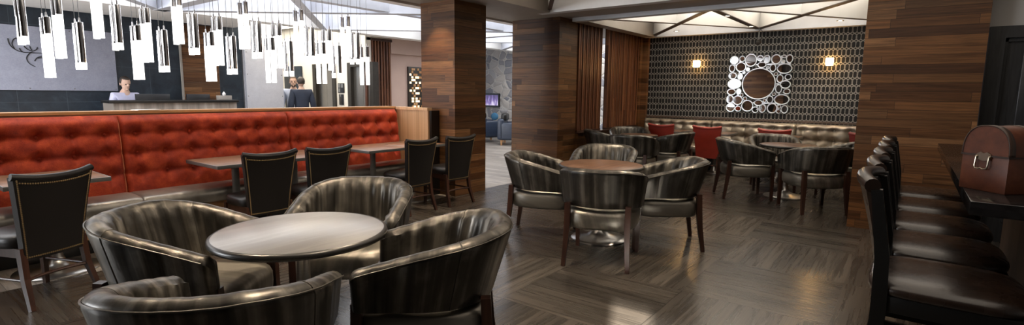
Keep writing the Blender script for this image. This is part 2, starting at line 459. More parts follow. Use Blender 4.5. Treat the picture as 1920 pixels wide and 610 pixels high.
coffer('ceiling_ribs_lounge', [(-4.24, 6.42), (-4.24, 3.7), (-4.24, 1.), (-4.24, -1.7)], [(-2.3, 6.42), (-2.3, 3.7), (-2.3, 1.), (-2.3, -1.7)], 2.6, 3.02, .085, .05, [white_paint, brown_rib])
coffer('ceiling_ribs_lobby', [(-5.72, .4), (-5.72, 3.2), (-5.72, 6.0), (-5.72, 8.8), (-5.72, 11.6)], [(-9.2, .4), (-9.2, 3.2), (-9.2, 6.0), (-9.2, 8.8), (-9.2, 11.6)], 2.6, 3.02, .16, .12, [rib_paint, rib_paint])
mb = MB()
rib(mb, (-6.5, -3), (-6.5, 12), .14, 2.62, 3.02)
struct(mb.build('ceiling_cross_ribs_lobby', [rib_paint, rib_paint], smooth=0))
beam('trim_8', (-9.5, -9.2, -4., 12.9, 2.62, 3.02), white_paint)
beam('ceiling_beam_reception', (-10.95, -9.5, -4., 5.1, 2.66, 3.02), white_paint)
# columns
sbox('pillar_banquette', (-5.506, -4.866, 5.112, 5.75, 0, 3.02), wood_wall)
sbox('pillar_screen', (-5.49, -4.55, 7.19, 7.76, 0, 3.02), wood_wall)
sbox('pillar_bar', (-.449, .519, 6.681, 7.25, 0, 3.02), wood_wall)
# walls
sbox('wall_mirror', (-4.62, .6, 10.45, 10.6, 0, 3.02), [paper])
sbox('wall_mirror_end', (-4.62, -4.4, 10.36, 10.45, 0, 2.62), wood_wall)
sbox('wall_alcove_right', (.519, .62, 7.25, 10.45, 0, 3.02), wood_wall)
m = MB(); m.box(.519, 3.2, 6.95, 7.05, 2.10, 3.02); m.box(1.5, 3.2, 6.95, 7.05, 0, 2.10)
struct(m.build('wall_bar', grey_paint, smooth=0))
sbox('pillar_rear', (-6.1, -4.4, -4., -3.85, 0, 3.02), wood_wall)
sbox('wall_right', (3.1, 3.2, -4., 7., 0, 3.02), grey_paint)
sbox('wall_reception', (-11.2, -11., -4., 5.25, 0, 3.02), stone_tile)
sbox('wall_reception_slab', (-11.2, -11., 5.28, 6.12, 0, 3.02), concrete)
m = MB(); m.box(-14.5, -12.0, 7.5, 7.65, 0, 3.02); m.box(-12.0, -11.05, 7.5, 7.65, 2.08, 3.02); m.box(-11.05, -10.56, 7.5, 7.65, 0, 3.02)
m.box(-10.56, -9.9, 7.5, 7.65, 2.08, 3.02)
struct(m.build('wall_elevator', cream_paint, smooth=0))
m = MB(); m.box(-10.15, -10., 8.24, 9.95, 0, 3.02); m.box(-10.15, -10., 7.6, 8.24, 0, 3.02, mi=1)  # cream stretch paints in the light showing between the lobby slats
struct(m.build('wall_lobby', [pink_paint, cream_paint], smooth=0))
sbox('ceiling_beam_lobby', (-10., -9.9, 8.24, 9.95, 2.32, 3.02), pink_paint)
sbox('wall_stone', (-14.5, -3.5, 13., 13.3, 0, 3.02), stone)
sbox('wall_corridor', (-14.6, -14.5, 5., 7.6, 0, 3.02), cream_paint)
sbox('wall_lounge_back', (-4.7, -4.6, 10.6, 13., 0, 3.02), cream_paint)
# partition behind the banquette
sbox('wall_partition', (-6.02, -5.87, -1.7, 4.93, 0, 1.19), ply)
sbox('trim_9', (-6.04, -5.85, -1.7, 4.93, 1.19, 1.215), rail_wood)
m = MB(); m.box(-5.87, -5.20, 4.93, 5.0, 0, 1.17); m.box(-5.87, -5.19, 4.915, 5.0, 1.17, 1.21); m.box(-5.205, -5.16, 4.96, 5.11, 0, 1.17, mi=1)
struct(m.build('wall_partition_end', [ply, black_wood], smooth=0))
# rear wall (behind the camera) with three tall windows onto the street
WIN = [(-10.9, -8.7), (-8.4, -6.2)]
m = MB(); xs = [-14.5] + [v for w in WIN for v in w] + [1.78, 2.12] + [3.2]
for i in range(0, len(xs), 2): m.box(xs[i], xs[i + 1], -4.15, -4., 0, 3.02)
m.box(1.78, 2.12, -4.15, -4., 0, 1.90); m.box(1.78, 2.12, -4.15, -4., 2.12, 3.02)
for a, b in WIN: m.box(a, b, -4.15, -4., 0, .75); m.box(a, b, -4.15, -4., 2.55, 3.02)
struct(m.build('wall_rear', dark_paint, smooth=0))
for i, (a, b) in enumerate(WIN):
    m = MB()
    for x in (a, b - .05): m.box(x, x + .05, -4.12, -4.02, .75, 2.55)
    for z in (.75, 2.5): m.box(a, b, -4.12, -4.02, z, z + .05)
    m.box((a + b) / 2 - .02, (a + b) / 2 + .02, -4.11, -4.03, .75, 2.55); m.box(a, b, -4.11, -4.03, 1.95, 1.99)
    struct(m.build('window_%d' % (i + 1), black_wood, smooth=0))

sbox('wall_sun_block', (-16., -3.5, -6.6, -6., 0, 6.), stone_tile)  # unseen block added outside to keep the sun off the tall windows
# bar door in its black frame
m = MB(); m.box(.54, .66, 6.86, 6.96, 0, 2.10); m.box(1.40, 1.52, 6.86, 6.96, 0, 2.10); m.box(.66, 1.40, 6.86, 6.96, 1.99, 2.10)
m.box(.66, 1.40, 6.93, 6.97, 0, 1.99)
for x0, x1, y, z0, z1 in ((.66, .685, 6.90, 0, 1.99),): m.box(x0, x1, y, 6.94, z0, z1)
m.box(.66, 1.40, 6.90, 6.94, 1.955, 1.99)
for (x0, x1, z0, z1) in ((.80, 1.26, 1.1, 1.86), (.80, 1.26, .2, .95)):
    m.box(x0, x1, 6.915, 6.94, z0, z1, bev=.012)
d = struct(m.build('door_1', door_blk, smooth=30))
m = MB(); m.lathe([(.025, 0), (.025, .01), (.012, .012), (.012, .04), (.028, .05), (.028, .07), (.01, .08)], n=16, mat=Matrix.Translation((1.32, 6.93, 1.0)) @ Matrix.Rotation(R(90), 4, 'X'))
m.build('door_handle', antique, d)

# elevators
def elevator(i, x0, x1):
    m = MB(); m.box(x0, x0 + .13, 7.46, 7.62, 0, 2.08); m.box(x1 - .13, x1, 7.46, 7.62, 0, 2.08); m.box(x0 + .13, x1 - .13, 7.46, 7.62, 1.98, 2.08)
    d = struct(m.build('door_%d' % i, bronze, smooth=0)); c = (x0 + x1) / 2
    for a, b in ((x0 + .13, c - .003), (c + .003, x1 - .13)):
        m = MB(); m.box(a, b, 7.55, 7.6, 0, 1.98); m.build('door_panel', elev_steel, d, smooth=0)
elevator(2, -12.0, -11.05); elevator(3, -10.56, -9.61)
m = MB(); m.box(-13.3, -12.5, 7.44, 7.49, 0, 2.05, bev=.005); d = struct(m.build('door_4', stone_tile))
m = MB(); m.tube([(-12.6, 7.40, .9), (-12.6, 7.40, 1.15)], .012); m.tube([(-12.6, 7.40, .92), (-12.6, 7.45, .92)], .008); m.tube([(-12.6, 7.40, 1.13), (-12.6, 7.45, 1.13)], .008)
m.build('door_handle', steel, d)
t = thing('elevator_sign', 'small black screen with grey squares on the wall between the elevators', 'sign', (-10.85, 7.5, 1.38))
m = MB(); m.box(-.12, .12, -.025, 0, 0, .23, bev=.008); m.build('screen_case', screen_black, t)
m = MB()
for a in (-.1, .01):
    for b in (.02, .125):
        if (a, b) != (.01, .02): m.box(a, a + .085, -.03, -.024, b, b + .085)
m.build('screen_squares', grey_metal, t)
t = thing('elevator_call_switch', 'black call button plate below the elevator screen', 'button panel', (-10.85, 7.5, 1.09))
m = MB(); m.box(-.085, .085, -.03, 0, 0, .26, bev=.014); m.build('plate', screen_black, t)
m = MB(); m.box(-.05, .05, -.036, -.028, .03, .19, bev=.006); m.build('button_field', bronze, t)
for z in (.215, .24):
    m = MB(); m.lathe([(.009, 0), (.009, .006), (.004, .008)], n=12, mat=Matrix.Translation((0, -.029, z)) @ Matrix.Rotation(R(90), 4, 'X')); m.build('call_button', steel, t)

# ================================================================== TUB CHAIRS
def make_tub(name='tub_chair'):
    t = thing(name, '', 'armchair')
    # plan path of the shell's centre line, from the left arm round the back to the right arm
    pts = []
    def arm(s, y): return Vector((s * (.296 - .016 * max(0, y) / .3), y, 0))
    for k in range(12): pts.append(arm(-1, .28 - .30 * k / 11))
    for k in range(1, 40):
        a = PI + PI * k / 40
        c, s_ = math.cos(a), math.sin(a); e = 2 / 2.35
        pts.append(Vector((.296 * math.copysign(abs(c) ** e, c), -.02 + .265 * math.copysign(abs(s_) ** e, s_), 0)))
    for k in range(12): pts.append(arm(1, -.02 + .30 * k / 11))
    # resample
    def resample(p, n):
        L = [0]
        for a, b in zip(p, p[1:]): L.append(L[-1] + (b - a).length)
        out = []; j = 0
        for i in range(n):
            s = L[-1] * i / (n - 1)
            while j < len(L) - 2 and L[j + 1] < s: j += 1
            f = (s - L[j]) / max(1e-9, L[j + 1] - L[j]); out.append(p[j].lerp(p[j + 1], min(1, max(0, f))))
        return out, L[-1]
    NS = 150; path, LT = resample(pts, NS)
    P, seam = [], []
    for i, p in enumerate(path):
        q = (path[min(i + 1, NS - 1)] - path[max(i - 1, 0)]).normalized()
        nrm = Vector((-q.y, q.x, 0))                      # points outwards? path runs left->back->right: outward is right-hand side
        if nrm.dot(p - Vector((0, .1, 0))) < 0: nrm = -nrm
        s = LT * i / (NS - 1); ends = min(s, LT - s)
        tt = max(0., min(1., (p.y + .25) / .53)); tt = tt ** 1.12
        ztop = .825 - .155 * tt; zb = .50 - .012 * tt
        if ends < .035:
            k = 1 - math.sqrt(max(0, 1 - (1 - ends / .035) ** 2)); ztop -= .03 * k; zb += .01 * k; th = .040 * (1 - .75 * k)
        else: th = .040
        w = math.sin(s * 2 * PI / .082 + .6 * math.sin(s * 9)); rip = .0050 * w
        sec = []
        lean = .026; tilt = .062 * (1 - tt)
        Hh = ztop - zb
        prof_o = [(0, -.8), (.01, -1.0), (.2, -1.02), (.45, -1.05), (.7, -1.06), (.86, -1.08)]
        for f, o in prof_o:
            off = -o * th + lean * f * (1.15 if tt < .6 else .8) + .0025 * math.sin(s * 2 * PI / .11) * f
            sec.append(p + nrm * off + Vector((0, -tilt * f, zb + f * Hh)))
        for a in range(1, 8):
            an = PI * a / 8
            off = math.cos(an) * th * 1.12 + lean * .95
            sec.append(p + nrm * (off + rip * .25 * (1 - math.cos(an)) / 2) + Vector((0, -tilt, ztop - .042 + math.sin(an) * .044 + .0011 * w * math.sin(an))))
        for f, o in ((.86, 1.1), (.7, 1.08), (.5, 1.05), (.3, 1.0), (.1, .92), (0, .75)):
            off = -o * th * 1.05 + lean * f - rip * (1 if f > .05 else 0) * 1.1
            sec.append(p + nrm * off + Vector((0, -tilt * f, zb + f * Hh)))
        P.append(sec); seam.append(sec[6] + nrm * .002 + Vector((0, 0, .004)))
    mb = MB(); nv = len(P[0])
    rows = mb.grid(P, close_v=True, uvs=lambda a, b: (a / NS * LT, b / nv * .8))
    mb.face(rows[0]); mb.face(list(reversed(rows[-1])))
    sh = mb.build('backrest', tub_leather, t, smooth=60)
    mb = MB(); mb.tube(seam[3:-3], .0035, n=6)
    for i in (int(NS * .27), int(NS * .73)):
        mb.tube([v + (path[i] - Vector((0, .1, 0))).normalized() * .001 for v in P[i][1:-1]], .0028, n=6)
    mb.build('piping', tub_leather, sh)
    # seat cushion
    mb = MB(); rings = []; n = 64
    for z, k in ((.312, .90), (.318, .95), (.335, .985), (.385, 1.0), (.43, .995), (.455, .965), (.472, .90), (.482, .78), (.488, .5), (.490, .22)):
        row = []
        for j in range(n):
            a = 2 * PI * j / n; c, s_ = math.cos(a), math.sin(a); e = 2 / 3.6
            x = .306 * math.copysign(abs(c) ** e, c); y = .002 + .318 * math.copysign(abs(s_) ** e, s_)
            if y < 0: x *= 1 - .06 * (-y / .3)
            wob = .004 * noise.noise(Vector((x * 9, y * 9, z * 5)))
            row.append(Vector((x * k, .005 + (y - .005) * k, z + wob)))
        rings.append(row)
    rows = mb.grid(rings, close_v=True, flip=True, uvs=lambda a, b: (rings[min(a, 9)][b % n].x * .9 + a * .01, rings[min(a, 9)][b % n].y * .3 + a * .05))
    mb.face(list(reversed(rows[0]))); mb.face(rows[-1])
    mb.build('seat', tub_seat_leather, t, smooth=70)
    for sx in (-1, 1):
        mb = MB(); mb.tube([(sx * .262, -.345, 0), (sx * .250, -.312, .22), (sx * .245, -.298, .36), (sx * .247, -.290, .53)], [.016, .021, .024, .022], square=True); mb.build('leg', dark_wood, t, smooth=30)
        mb = MB(); mb.tube([(sx * .272, .275, 0), (sx * .272, .268, .33), (sx * .274, .262, .52)], [.016, .023, .023], square=True); mb.build('leg', dark_wood, t, smooth=30)
    return t
tub0 = make_tub()
def tub_at(cx, cy, fx, fy, label, group):
    global tub0
    o = tub0 if not tub0.get('label') else copy_tree(tub0)
    place(o, (cx, cy, 0), face_rot(fx, fy), label, group); return o
g1, g2, g3, g4 = ('tub chairs round the front grey table', 'tub chairs round the walnut table', 'tub chairs round the table beside the pillar', 'tub chairs round the table by the slatted screen')
def norm(a, b): l = math.hypot(a, b); return a / l, b / l
TUBS = [
 (-1.89, .81, -.70, .714, 'pewter leather tub chair nearest the camera, its back to us, at the charcoal round table', g1),
 (-1.79, 1.675, -.77, -.64, 'pewter leather tub chair on the right of the charcoal round table, seen from its side', g1),
 (-2.78, 1.97, .60, -.80, 'pewter leather tub chair behind the charcoal round table, facing us', g1),
 (-2.83, 1.06, .80, .60, 'pewter leather tub chair on the left of the charcoal round table', g1),
 (-2.04, 3.99, -.31, .95, 'striped pewter tub chair with its back to us in front of the walnut round table', g2),
 (-2.87, 4.33, .92, .385, 'striped pewter tub chair left of the walnut round table', g2),
 (-1.825, 4.765, -.86, -.51, 'striped pewter tub chair right of the walnut round table, orange reflection below it', g2),
 (-2.74, 5.33, .30, -.95, 'pale pewter tub chair behind the walnut round table, facing us', g2),
 (-1.78, 7.78, .86, .50, 'striped tub chair left of the dark table beside the bar pillar', g3),
 (-.90, 7.42, -.55, .83, 'striped tub chair with its back to us touching the bar pillar edge', g3),
 (-1.60, 8.68, .3, -.95, 'pale tub chair behind the dark table beside the bar pillar, facing us', g3),
 (-.66, 8.42, -.95, -.25, 'tub chair mostly hidden right of the dark table, against the bar pillar edge', g3),
 (-4.01, 7.94, .74, .67, 'tub chair backed against the slatted screen and wooden pillar', g4),
 (-3.34, 7.50, -.15, 1., 'dark tub chair with its back to us, before the slatted screen', g4),
 (-3.15, 8.40, -1., .05, 'tub chair in side view right of the small table, next to the red chair', g4),
 (-4.0, 8.77, .52, -.85, 'pale tub chair facing us in front of the slatted screen end', g4),
]
for a in TUBS: tub_at(*a)

# ================================================================== ROUND TABLES
def round_table(cx, cy, r, top_mat, label, base_mat=None):
    t = thing('round_table', label, 'table', (cx, cy, 0), 0, 'round pedestal tables')
    mb = MB(); mb.lathe([(r - .004, .708), (r - .004, .7385), (r - .008, .74)], n=72); mb.build('tabletop', top_mat, t, smooth=30)
    mb = MB()
    mb.lathe([(r - .006, .706), (r + .006, .710), (r + .011, .718), (r + .012, .724), (r + .009, .734), (r + .001, .7395), (r - .006, .7405)], n=72, cap=False); mb.build('edge_band', black_edge, t, smooth=60)
    mb = MB(); mb.lathe([(.16, .690), (.16, .706), (.045, .706)], n=24); mb.lathe([(.038, .10), (.034, .25), (.034, .69)], n=24); mb.build('column', steel, t)
    mb = MB(); mb.lathe([(.272, 0), (.275, .006), (.268, .014), (.20, .026), (.12, .045), (.07, .075), (.045, .12), (.038, .16)], n=56); mb.build('base', steel, t, smooth=50)
    return t
round_table(-2.332, 1.357, .40, grey_laminate, 'charcoal round table with black edge in the foreground, ringed by four tub chairs')
round_table(-2.349, 4.516, .40, walnut_top, 'walnut brown round table in the middle of the floor, steel disc base')
round_table(-1.325, 8.148, .36, black_wood and walnut_top, 'dark round table beside the bar pillar, near the mirror wall')
round_table(-3.66, 8.37, .31, walnut_top, 'small brown round table almost hidden behind tub chairs by the slatted screen')

# ================================================================== BISTRO CHAIRS
def make_bistro(leather_mat, nails, name='dining_chair'):
    t = thing(name, '', 'chair')
    # back panel: local seat faces +Y, back at -Y
    def bp(u, v, o):            # u -1..1 across, v 0..1 up
        w = .185 + .06 * v ** 1.3
        y = -.205 - .085 * v ** 1.2 + .030 * (u * u) * (.35 + .65 * v)
        z = .315 + .545 * v - .018 * (1 - u * u) * v + .01 * abs(u) ** 3 * v
        return Vector((u * w, y + o, z))
    nu, nv = 20, 16; mb = MB()
    F = [[bp(-1 + 2 * i / nu, j / nv, .022) for j in range(nv + 1)] for i in range(nu + 1)]
    Bk = [[bp(-1 + 2 * i / nu, j / nv, -.022) for j in range(nv + 1)] for i in range(nu + 1)]
    U = lambda a, b: (a / nu * .45, b / nv * .55)
    fr = mb.grid(F, uvs=U); br = mb.grid(Bk, uvs=U)
    for i in range(nu):
        mb.face([fr[i][0], fr[i + 1][0], br[i + 1][0], br[i][0]]); mb.face([fr[i][nv], fr[i + 1][nv], br[i + 1][nv], br[i][nv]])
    for j in range(nv):
        mb.face([fr[0][j], fr[0][j + 1], br[0][j + 1], br[0][j]]); mb.face([fr[nu][j], fr[nu][j + 1], br[nu][j + 1], br[nu][j]])
    o = mb.build('backrest', leather_mat, t, smooth=35)
    mb = MB(); mb.tube([bp(u / 10, 1.0, 0) + Vector((0, -.004, .004)) for u in range(-10, 11)], .024, n=10); mb.build('top_rail', leather_mat, o)
    if nails:
        mb = MB()
        path = [(-.93, .97 - k / 42 * .93) for k in range(43)] + [(-.93 + 1.86 * k / 28, .04) for k in range(1, 29)] + [(.93, .04 + k / 42 * .93) for k in range(1, 43)] + [(.93 - 1.86 * k / 34, .945) for k in range(1, 34)]
        for u, v in path: mb.ball(bp(u, v, -.023), .0062, (1, .7, 1), 6, 4)
        mb.build('nailhead_trim', brass, o)
    mb = MB(); n = 40; rings = []
    for z, k in ((.395, .93), (.40, .98), (.43, 1.0), (.455, .985), (.472, .93), (.482, .75), (.486, .4)):
        rings.append([Vector((.225 * k * math.copysign(abs(math.cos(2 * PI * j / n)) ** .5, math.cos(2 * PI * j / n)), .015 + .215 * k * math.copysign(abs(math.sin(2 * PI * j / n)) ** .5, math.sin(2 * PI * j / n)), z)) for j in range(n)])
    rows = mb.grid(rings, close_v=True, flip=True, uvs=lambda a, b: (b / n, a / 7)); mb.face(list(reversed(rows[0]))); mb.face(rows[-1])
    mb.build('seat', leather_mat, t, smooth=60)
    mb = MB(); mb.box(-.19, .19, .17, .195, .34, .40); mb.box(-.19, .19, -.19, -.165, .34, .40); mb.box(-.20, -.175, -.18, .185, .34, .40); mb.box(.175, .20, -.18, .185, .34, .40); mb.build('seat_frame', dark_wood, t, smooth=0)
    for sx in (-1, 1):
        mb = MB(); mb.tube([(sx * .215, -.275, 0), (sx * .195, -.215, .2), (sx * .188, -.195, .40)], [.014, .018, .02], square=True); mb.build('leg', dark_wood, t, smooth=0)
        mb = MB(); mb.tube([(sx * .20, .195, 0), (sx * .195, .185, .40)], [.014, .02], square=True); mb.build('leg', dark_wood, t, smooth=0)
    mb = MB(); mb.tube([(-.2, -.222, .19), (-.1, -.19, .19), (0, -.18, .19), (.1, -.19, .19), (.2, -.222, .19)], .011, n=8)
    for sx in (-1, 1): mb.tube([(sx * .197, -.22, .19), (sx * .198, .19, .19)], .010, n=8)
    mb.build('stretcher', dark_wood, t)
    return t
b0 = make_bistro(black_leather, True)
BIS = [(-4.69, .75, -.91, -.41, 'black leather dining chair with brass nailheads at far left, nearest the camera'),
       (-4.74, 2.34, -1, .0, 'black leather nailhead chair at the near half of the middle banquette tables'),
       (-4.74, 2.93, -1, .0, 'black leather nailhead chair at the far half of the middle banquette tables'),
       (-4.74, 4.14, -1, -.03, 'black leather nailhead chair at the last banquette tables, farther from the wooden pillar'),
       (-4.72, 4.80, -1, .04, 'black leather nailhead chair standing right against the wooden pillar')]
for i, (x, y, fx, fy, lb) in enumerate(BIS):
    o = b0 if i == 0 else copy_tree(b0); place(o, (x, y, 0), face_rot(*norm(fx, fy)), lb, 'black nailhead dining chairs')
r0 = make_bistro(red_vinyl, False)
RED = [(-2.79, 9.53, 'red vinyl chair between the two groups of tub chairs, whole back showing'),
       (-1.72, 9.53, 'red vinyl chair behind the pale tub chair below the mirror'),
       (-3.62, 9.53, 'red vinyl chair at the screen end of the tufted bench'),
       (-.46, 9.53, 'red vinyl chair of which a sliver shows past the bar pillar')]
for i, (x, y, lb) in enumerate(RED):
    o = r0 if i == 0 else copy_tree(r0); place(o, (x, y, 0), 0, lb, 'red dining chairs at the tufted bench')

# ================================================================== BISTRO TABLES
def make_bistro_table(lx, ly, top_mat, k=1.):
    t = thing('bistro_table', '', 'table')
    mb = MB(); mb.box(-lx / 2, lx / 2, -ly / 2, ly / 2, .712, .742, bev=.003); mb.build('tabletop', top_mat, t, smooth=30)
    mb = MB(); a, b = lx / 2, ly / 2
    for (x0, x1, y0, y1) in ((-a - .007, -a, -b - .007, b + .007), (a, a + .007, -b - .007, b + .007), (-a, a, -b - .007, -b), (-a, a, b, b + .007)):
        mb.box(x0, x1, y0, y1, .710, .7425, bev=.002)
    mb.build('edge_band', grey_metal, t, smooth=30)
    mb = MB(); mb.box(-.2, .2, -.2, .2, .700, .712, bev=.003); mb.lathe([(.034, .08), (.034, .70)], n=24); mb.build('column', grey_metal, t)
    mb = MB(); mb.lathe([(.272 * k, 0), (.275 * k, .006), (.268 * k, .014), (.20 * k, .024), (.11 * k, .04), (.06, .065), (.042, .11), (.036, .15)], n=48); mb.build('base', steel, t, smooth=50)
    return t
bt0 = make_bistro_table(.66, .60, bistro_top)
BT = [(-5.235, .98, 'brown table at the left edge of the photo, in front of the first banquette'),
      (-5.22, 2.37, 'brown table at the middle banquette, nearer half of the pair'),
      (-5.22, 2.985, 'brown table at the middle banquette, farther half of the pair'),
      (-5.22, 4.02, 'brown table at the last banquette, nearer half of the pair'),
      (-5.22, 4.635, 'brown table at the last banquette, beside the plywood end panel')]
for i, (x, y, lb) in enumerate(BT):
    o = bt0 if i == 0 else copy_tree(bt0); place(o, (x, y, 0), 0, lb, 'brown tables along the red banquette')
bt1 = make_bistro_table(.60, .60, walnut_top, .60)
for i, (x, lb) in enumerate(((-2.79, 'dark table at the tufted bench in front of the whole red chair'), (-1.72, 'dark table at the tufted bench below the mirror'), (-3.62, 'dark table at the screen end of the tufted bench'))):
    o = bt1 if i == 0 else copy_tree(bt1); place(o, (x, 9.80, 0), 0, lb, 'dark tables along the tufted bench')

# ================================================================== BANQUETTES
def banquette(L, zt, rows, ncol, mat_back, mat_seat, mat_kick, label, group, loc, rz, depth=.56, lean=.08, seat_z=.475, kick_mat2=None):
    """local: runs along +Y from 0 to L, back against x=0, seat towards +X"""
    t = thing('banquette', label, 'bench', loc, rz, group)
    pitch = L / ncol; btn = [((k + .5) * pitch, z) for z in rows for k in range(ncol)]
    z0 = seat_z - .03
    def thick(y, z):
        f = (z - z0) / (zt - z0)
        base = .14 - lean * f ** 1.1
        d = 0.
        for by, bz_ in btn:
            r2 = ((y - by) / .062) ** 2 + ((z - bz_) / .052) ** 2
            if r2 < 9: d += math.exp(-r2)
        # soft pleats between neighbouring buttons
        cy = (y / pitch - .5); fy = abs(cy - round(cy)) * pitch
        nz = min(abs(z - b) for b in rows)
        inside = rows[-1] - .1 < z < rows[0] + .02
        if inside: d += .30 * math.exp(-(fy / .018) ** 2) + .22 * math.exp(-(nz / .018) ** 2)
        ed = min(y, L - y)
        d += .9 * math.exp(-(ed / .016) ** 2)
        if z > zt - .06: d += ((z - zt + .06) / .06) ** 2 * .9
        return base + .040 - .058 * min(1.2, d) + .004 * noise.noise(Vector((y * 5, z * 5, 3)))
    ny, nz = int(L / .018), int((zt - z0) / .018)
    P = []
    for i in range(ny + 1):
        y = L * i / ny; row = [Vector((0, y, z0))]
        for j in range(nz + 1):
            z = z0 + (zt - z0) * j / nz; row.append(Vector((thick(y, z), y, z)))
        tz = zt + .012
        row += [Vector((thick(y, zt) * .75, y, tz)), Vector((.005, y, tz - .002))]
        P.append(row)
    mb = MB(); rw = mb.grid(P, close_v=True, uvs=lambda a, b: (a / ny * L, b / nz * .7)); mb.face(rw[0]); mb.face(list(reversed(rw[-1])))
    bk = mb.build('backrest', mat_back, t, smooth=70)
    for y, z in btn:
        mb = MB(); mb.ball((thick(y, z) + .003, y, z), .014, (.55, 1, 1), 10, 6); mb.build('tufting_button', mat_back, bk)
    # seat
    mb = MB(); prof = [(.06, .335), (depth - .03, .335), (depth - .006, .342), (depth, .36), (depth + .004, .40), (depth - .002, .44), (depth - .02, .463), (depth - .05, seat_z - .002), (depth - .2, seat_z + .008), (.2, seat_z + .002), (.06, seat_z - .02)]
    ys = [0, .004, .014, .035] + [.035 + (L - .07) * k / 18 for k in range(1, 18)] + [L - .035, L - .014, L - .004, L]
    P = []
    for y in ys:
        ed = min(y, L - y); k = 1 - math.sqrt(max(0, 1 - (1 - min(1, ed / .035)) ** 2))
        P.append([Vector((x - (.018 * k if x > .3 else 0), y, z - (.016 * k if z > .4 else -.01 * k) + .004 * noise.noise(Vector((x * 4, y * 4, 1))))) for x, z in prof])
    rw = mb.grid(P, close_v=True, uvs=lambda a, b: (ys[min(a, len(ys) - 1)], b * .06)); mb.face(rw[0]); mb.face(list(reversed(rw[-1])))
    mb.build('seat', mat_seat, t, smooth=60)
    mb = MB(); mb.box(.02, depth - .07, .003, L - .003, .16, .335); mb.box(.02, depth - .24, .003, L - .003, 0, .16, mi=1); mb.build('base', [mat_kick, kick_mat2 or mat_kick], t, smooth=0)
    return t
for i, (y0, lb) in enumerate(((-.02, 'rust red tufted banquette section at the left edge of the photo'), (1.62, 'rust red tufted banquette section in the middle of the row'), (3.26, 'rust red tufted banquette section at the plywood end panel'))):
    banquette(1.64, 1.165, (1.005, .825, .64), 7, red_velvet, seat_leather, rail_wood, lb, 'red tufted banquette sections', (-5.865, y0, 0), 0, kick_mat2=black_wood)
for i, (x0, lb) in enumerate(((-3.03, 'bronze tufted bench section at the slatted screen end'), (-1.58, 'bronze tufted bench section below the round mirror'), (-.13, 'bronze tufted bench section beside the bar pillar'))):
    banquette(1.45, .895, (.845, .665), 6, bench_leather, bench_leather, black_wood, lb, 'bronze tufted bench sections', (x0 - .0, 10.44, 0), R(-90) + PI * 0, lean=.03) if False else None
def bench_alcove():
    for x0, lb in ((-4.40, 'bronze tufted bench section at the slatted screen end'), (-3.03, 'bronze tufted bench section below the left half of the mirror'), (-1.58, 'bronze tufted bench section next to the bar pillar')):
        L = (1.37 if x0 < -4 else 1.45 if x0 < -2 else 1.40)
        # rotate -90: local +X -> -Y, local +Y -> +X
        banquette(L, .925, (.835, .66), 6, bench_leather, bench_leather, black_wood, lb, 'bronze tufted bench sections', (x0, 10.44, 0), R(-90), lean=.02)
bench_alcove()
sbox('trim_10', (-4.4, .5, 10.41, 10.45,   .95, .985), brown_rib)

# ================================================================== PENDANTS
def make_pendant(total, glow, zb):
    t = thing('pendant_light', '', 'pendant light')
    mb = MB(); mb.lathe([(.0255, 0), (.0255, glow)], n=20); mb.build('crystal_tube', crystal, t)
    mb = MB(); mb.lathe([(.0265, glow), (.0265, total - .002), (.024, total)], n=20); mb.lathe([(.008, total), (.006, total + .03), (.004, total + .04)], n=10); mb.build('chrome_sleeve', chrome, t)
    mb = MB(); mb.tube([(0, 0, total + .03), (0, 0, 3.0 - zb)], .0022, n=5); mb.build('cable', grey_metal, t)
    return t
KINDS = {'low': (1.51, .51, .37, 1.20), 'cmid': (1.59, .41, .06, 1.42), 'ghigh': (1.875, .505, .375, 1.57), 'chigh': (1.78, .41, .065, 1.05), 'gmid': (1.68, .51, .37, .63)}
PL = {'low': 'lowest hanging lit crystal rod', 'cmid': 'low chrome rod with short lit tip', 'ghigh': 'highest hanging lit crystal rod', 'chigh': 'high chrome rod with short lit tip', 'gmid': 'lit crystal rod at middle height'}
ORD = ['first', 'second', 'third', 'fourth', 'fifth', 'sixth']
for kd, (zb, tot, gl, y0) in KINDS.items():
    p0 = make_pendant(tot, gl, zb); first = True
    for row, x in (('lobby side', -6.015), ('banquette side', -5.885)):
        for k in range(6):
            y = y0 + .657 * k
            if kd in ('ghigh', 'cmid') and k == 5: continue
            o = p0 if first else copy_tree(p0); first = False
            place(o, (x, y, zb), 0, '%s, %s from left in the %s row' % (PL[kd], ORD[k], row), 'hanging crystal rod lights over the banquette')
t = thing('pendant_canopy', 'long metal ceiling plate carrying the hanging rod lights', 'ceiling plate', (-5.95, 2.9, 2.985))
mb = MB(); mb.box(-.12, .12, -2.1, 2.1, 0, .034, bev=.005); mb.build('plate', chrome, t)
mb = MB()
for k in range(6): mb.lathe([(.012, -.012), (.014, 0)], cx=0, cy=-1.75 + .657 * k, n=12)
mb.build('cable_grip', chrome, t)

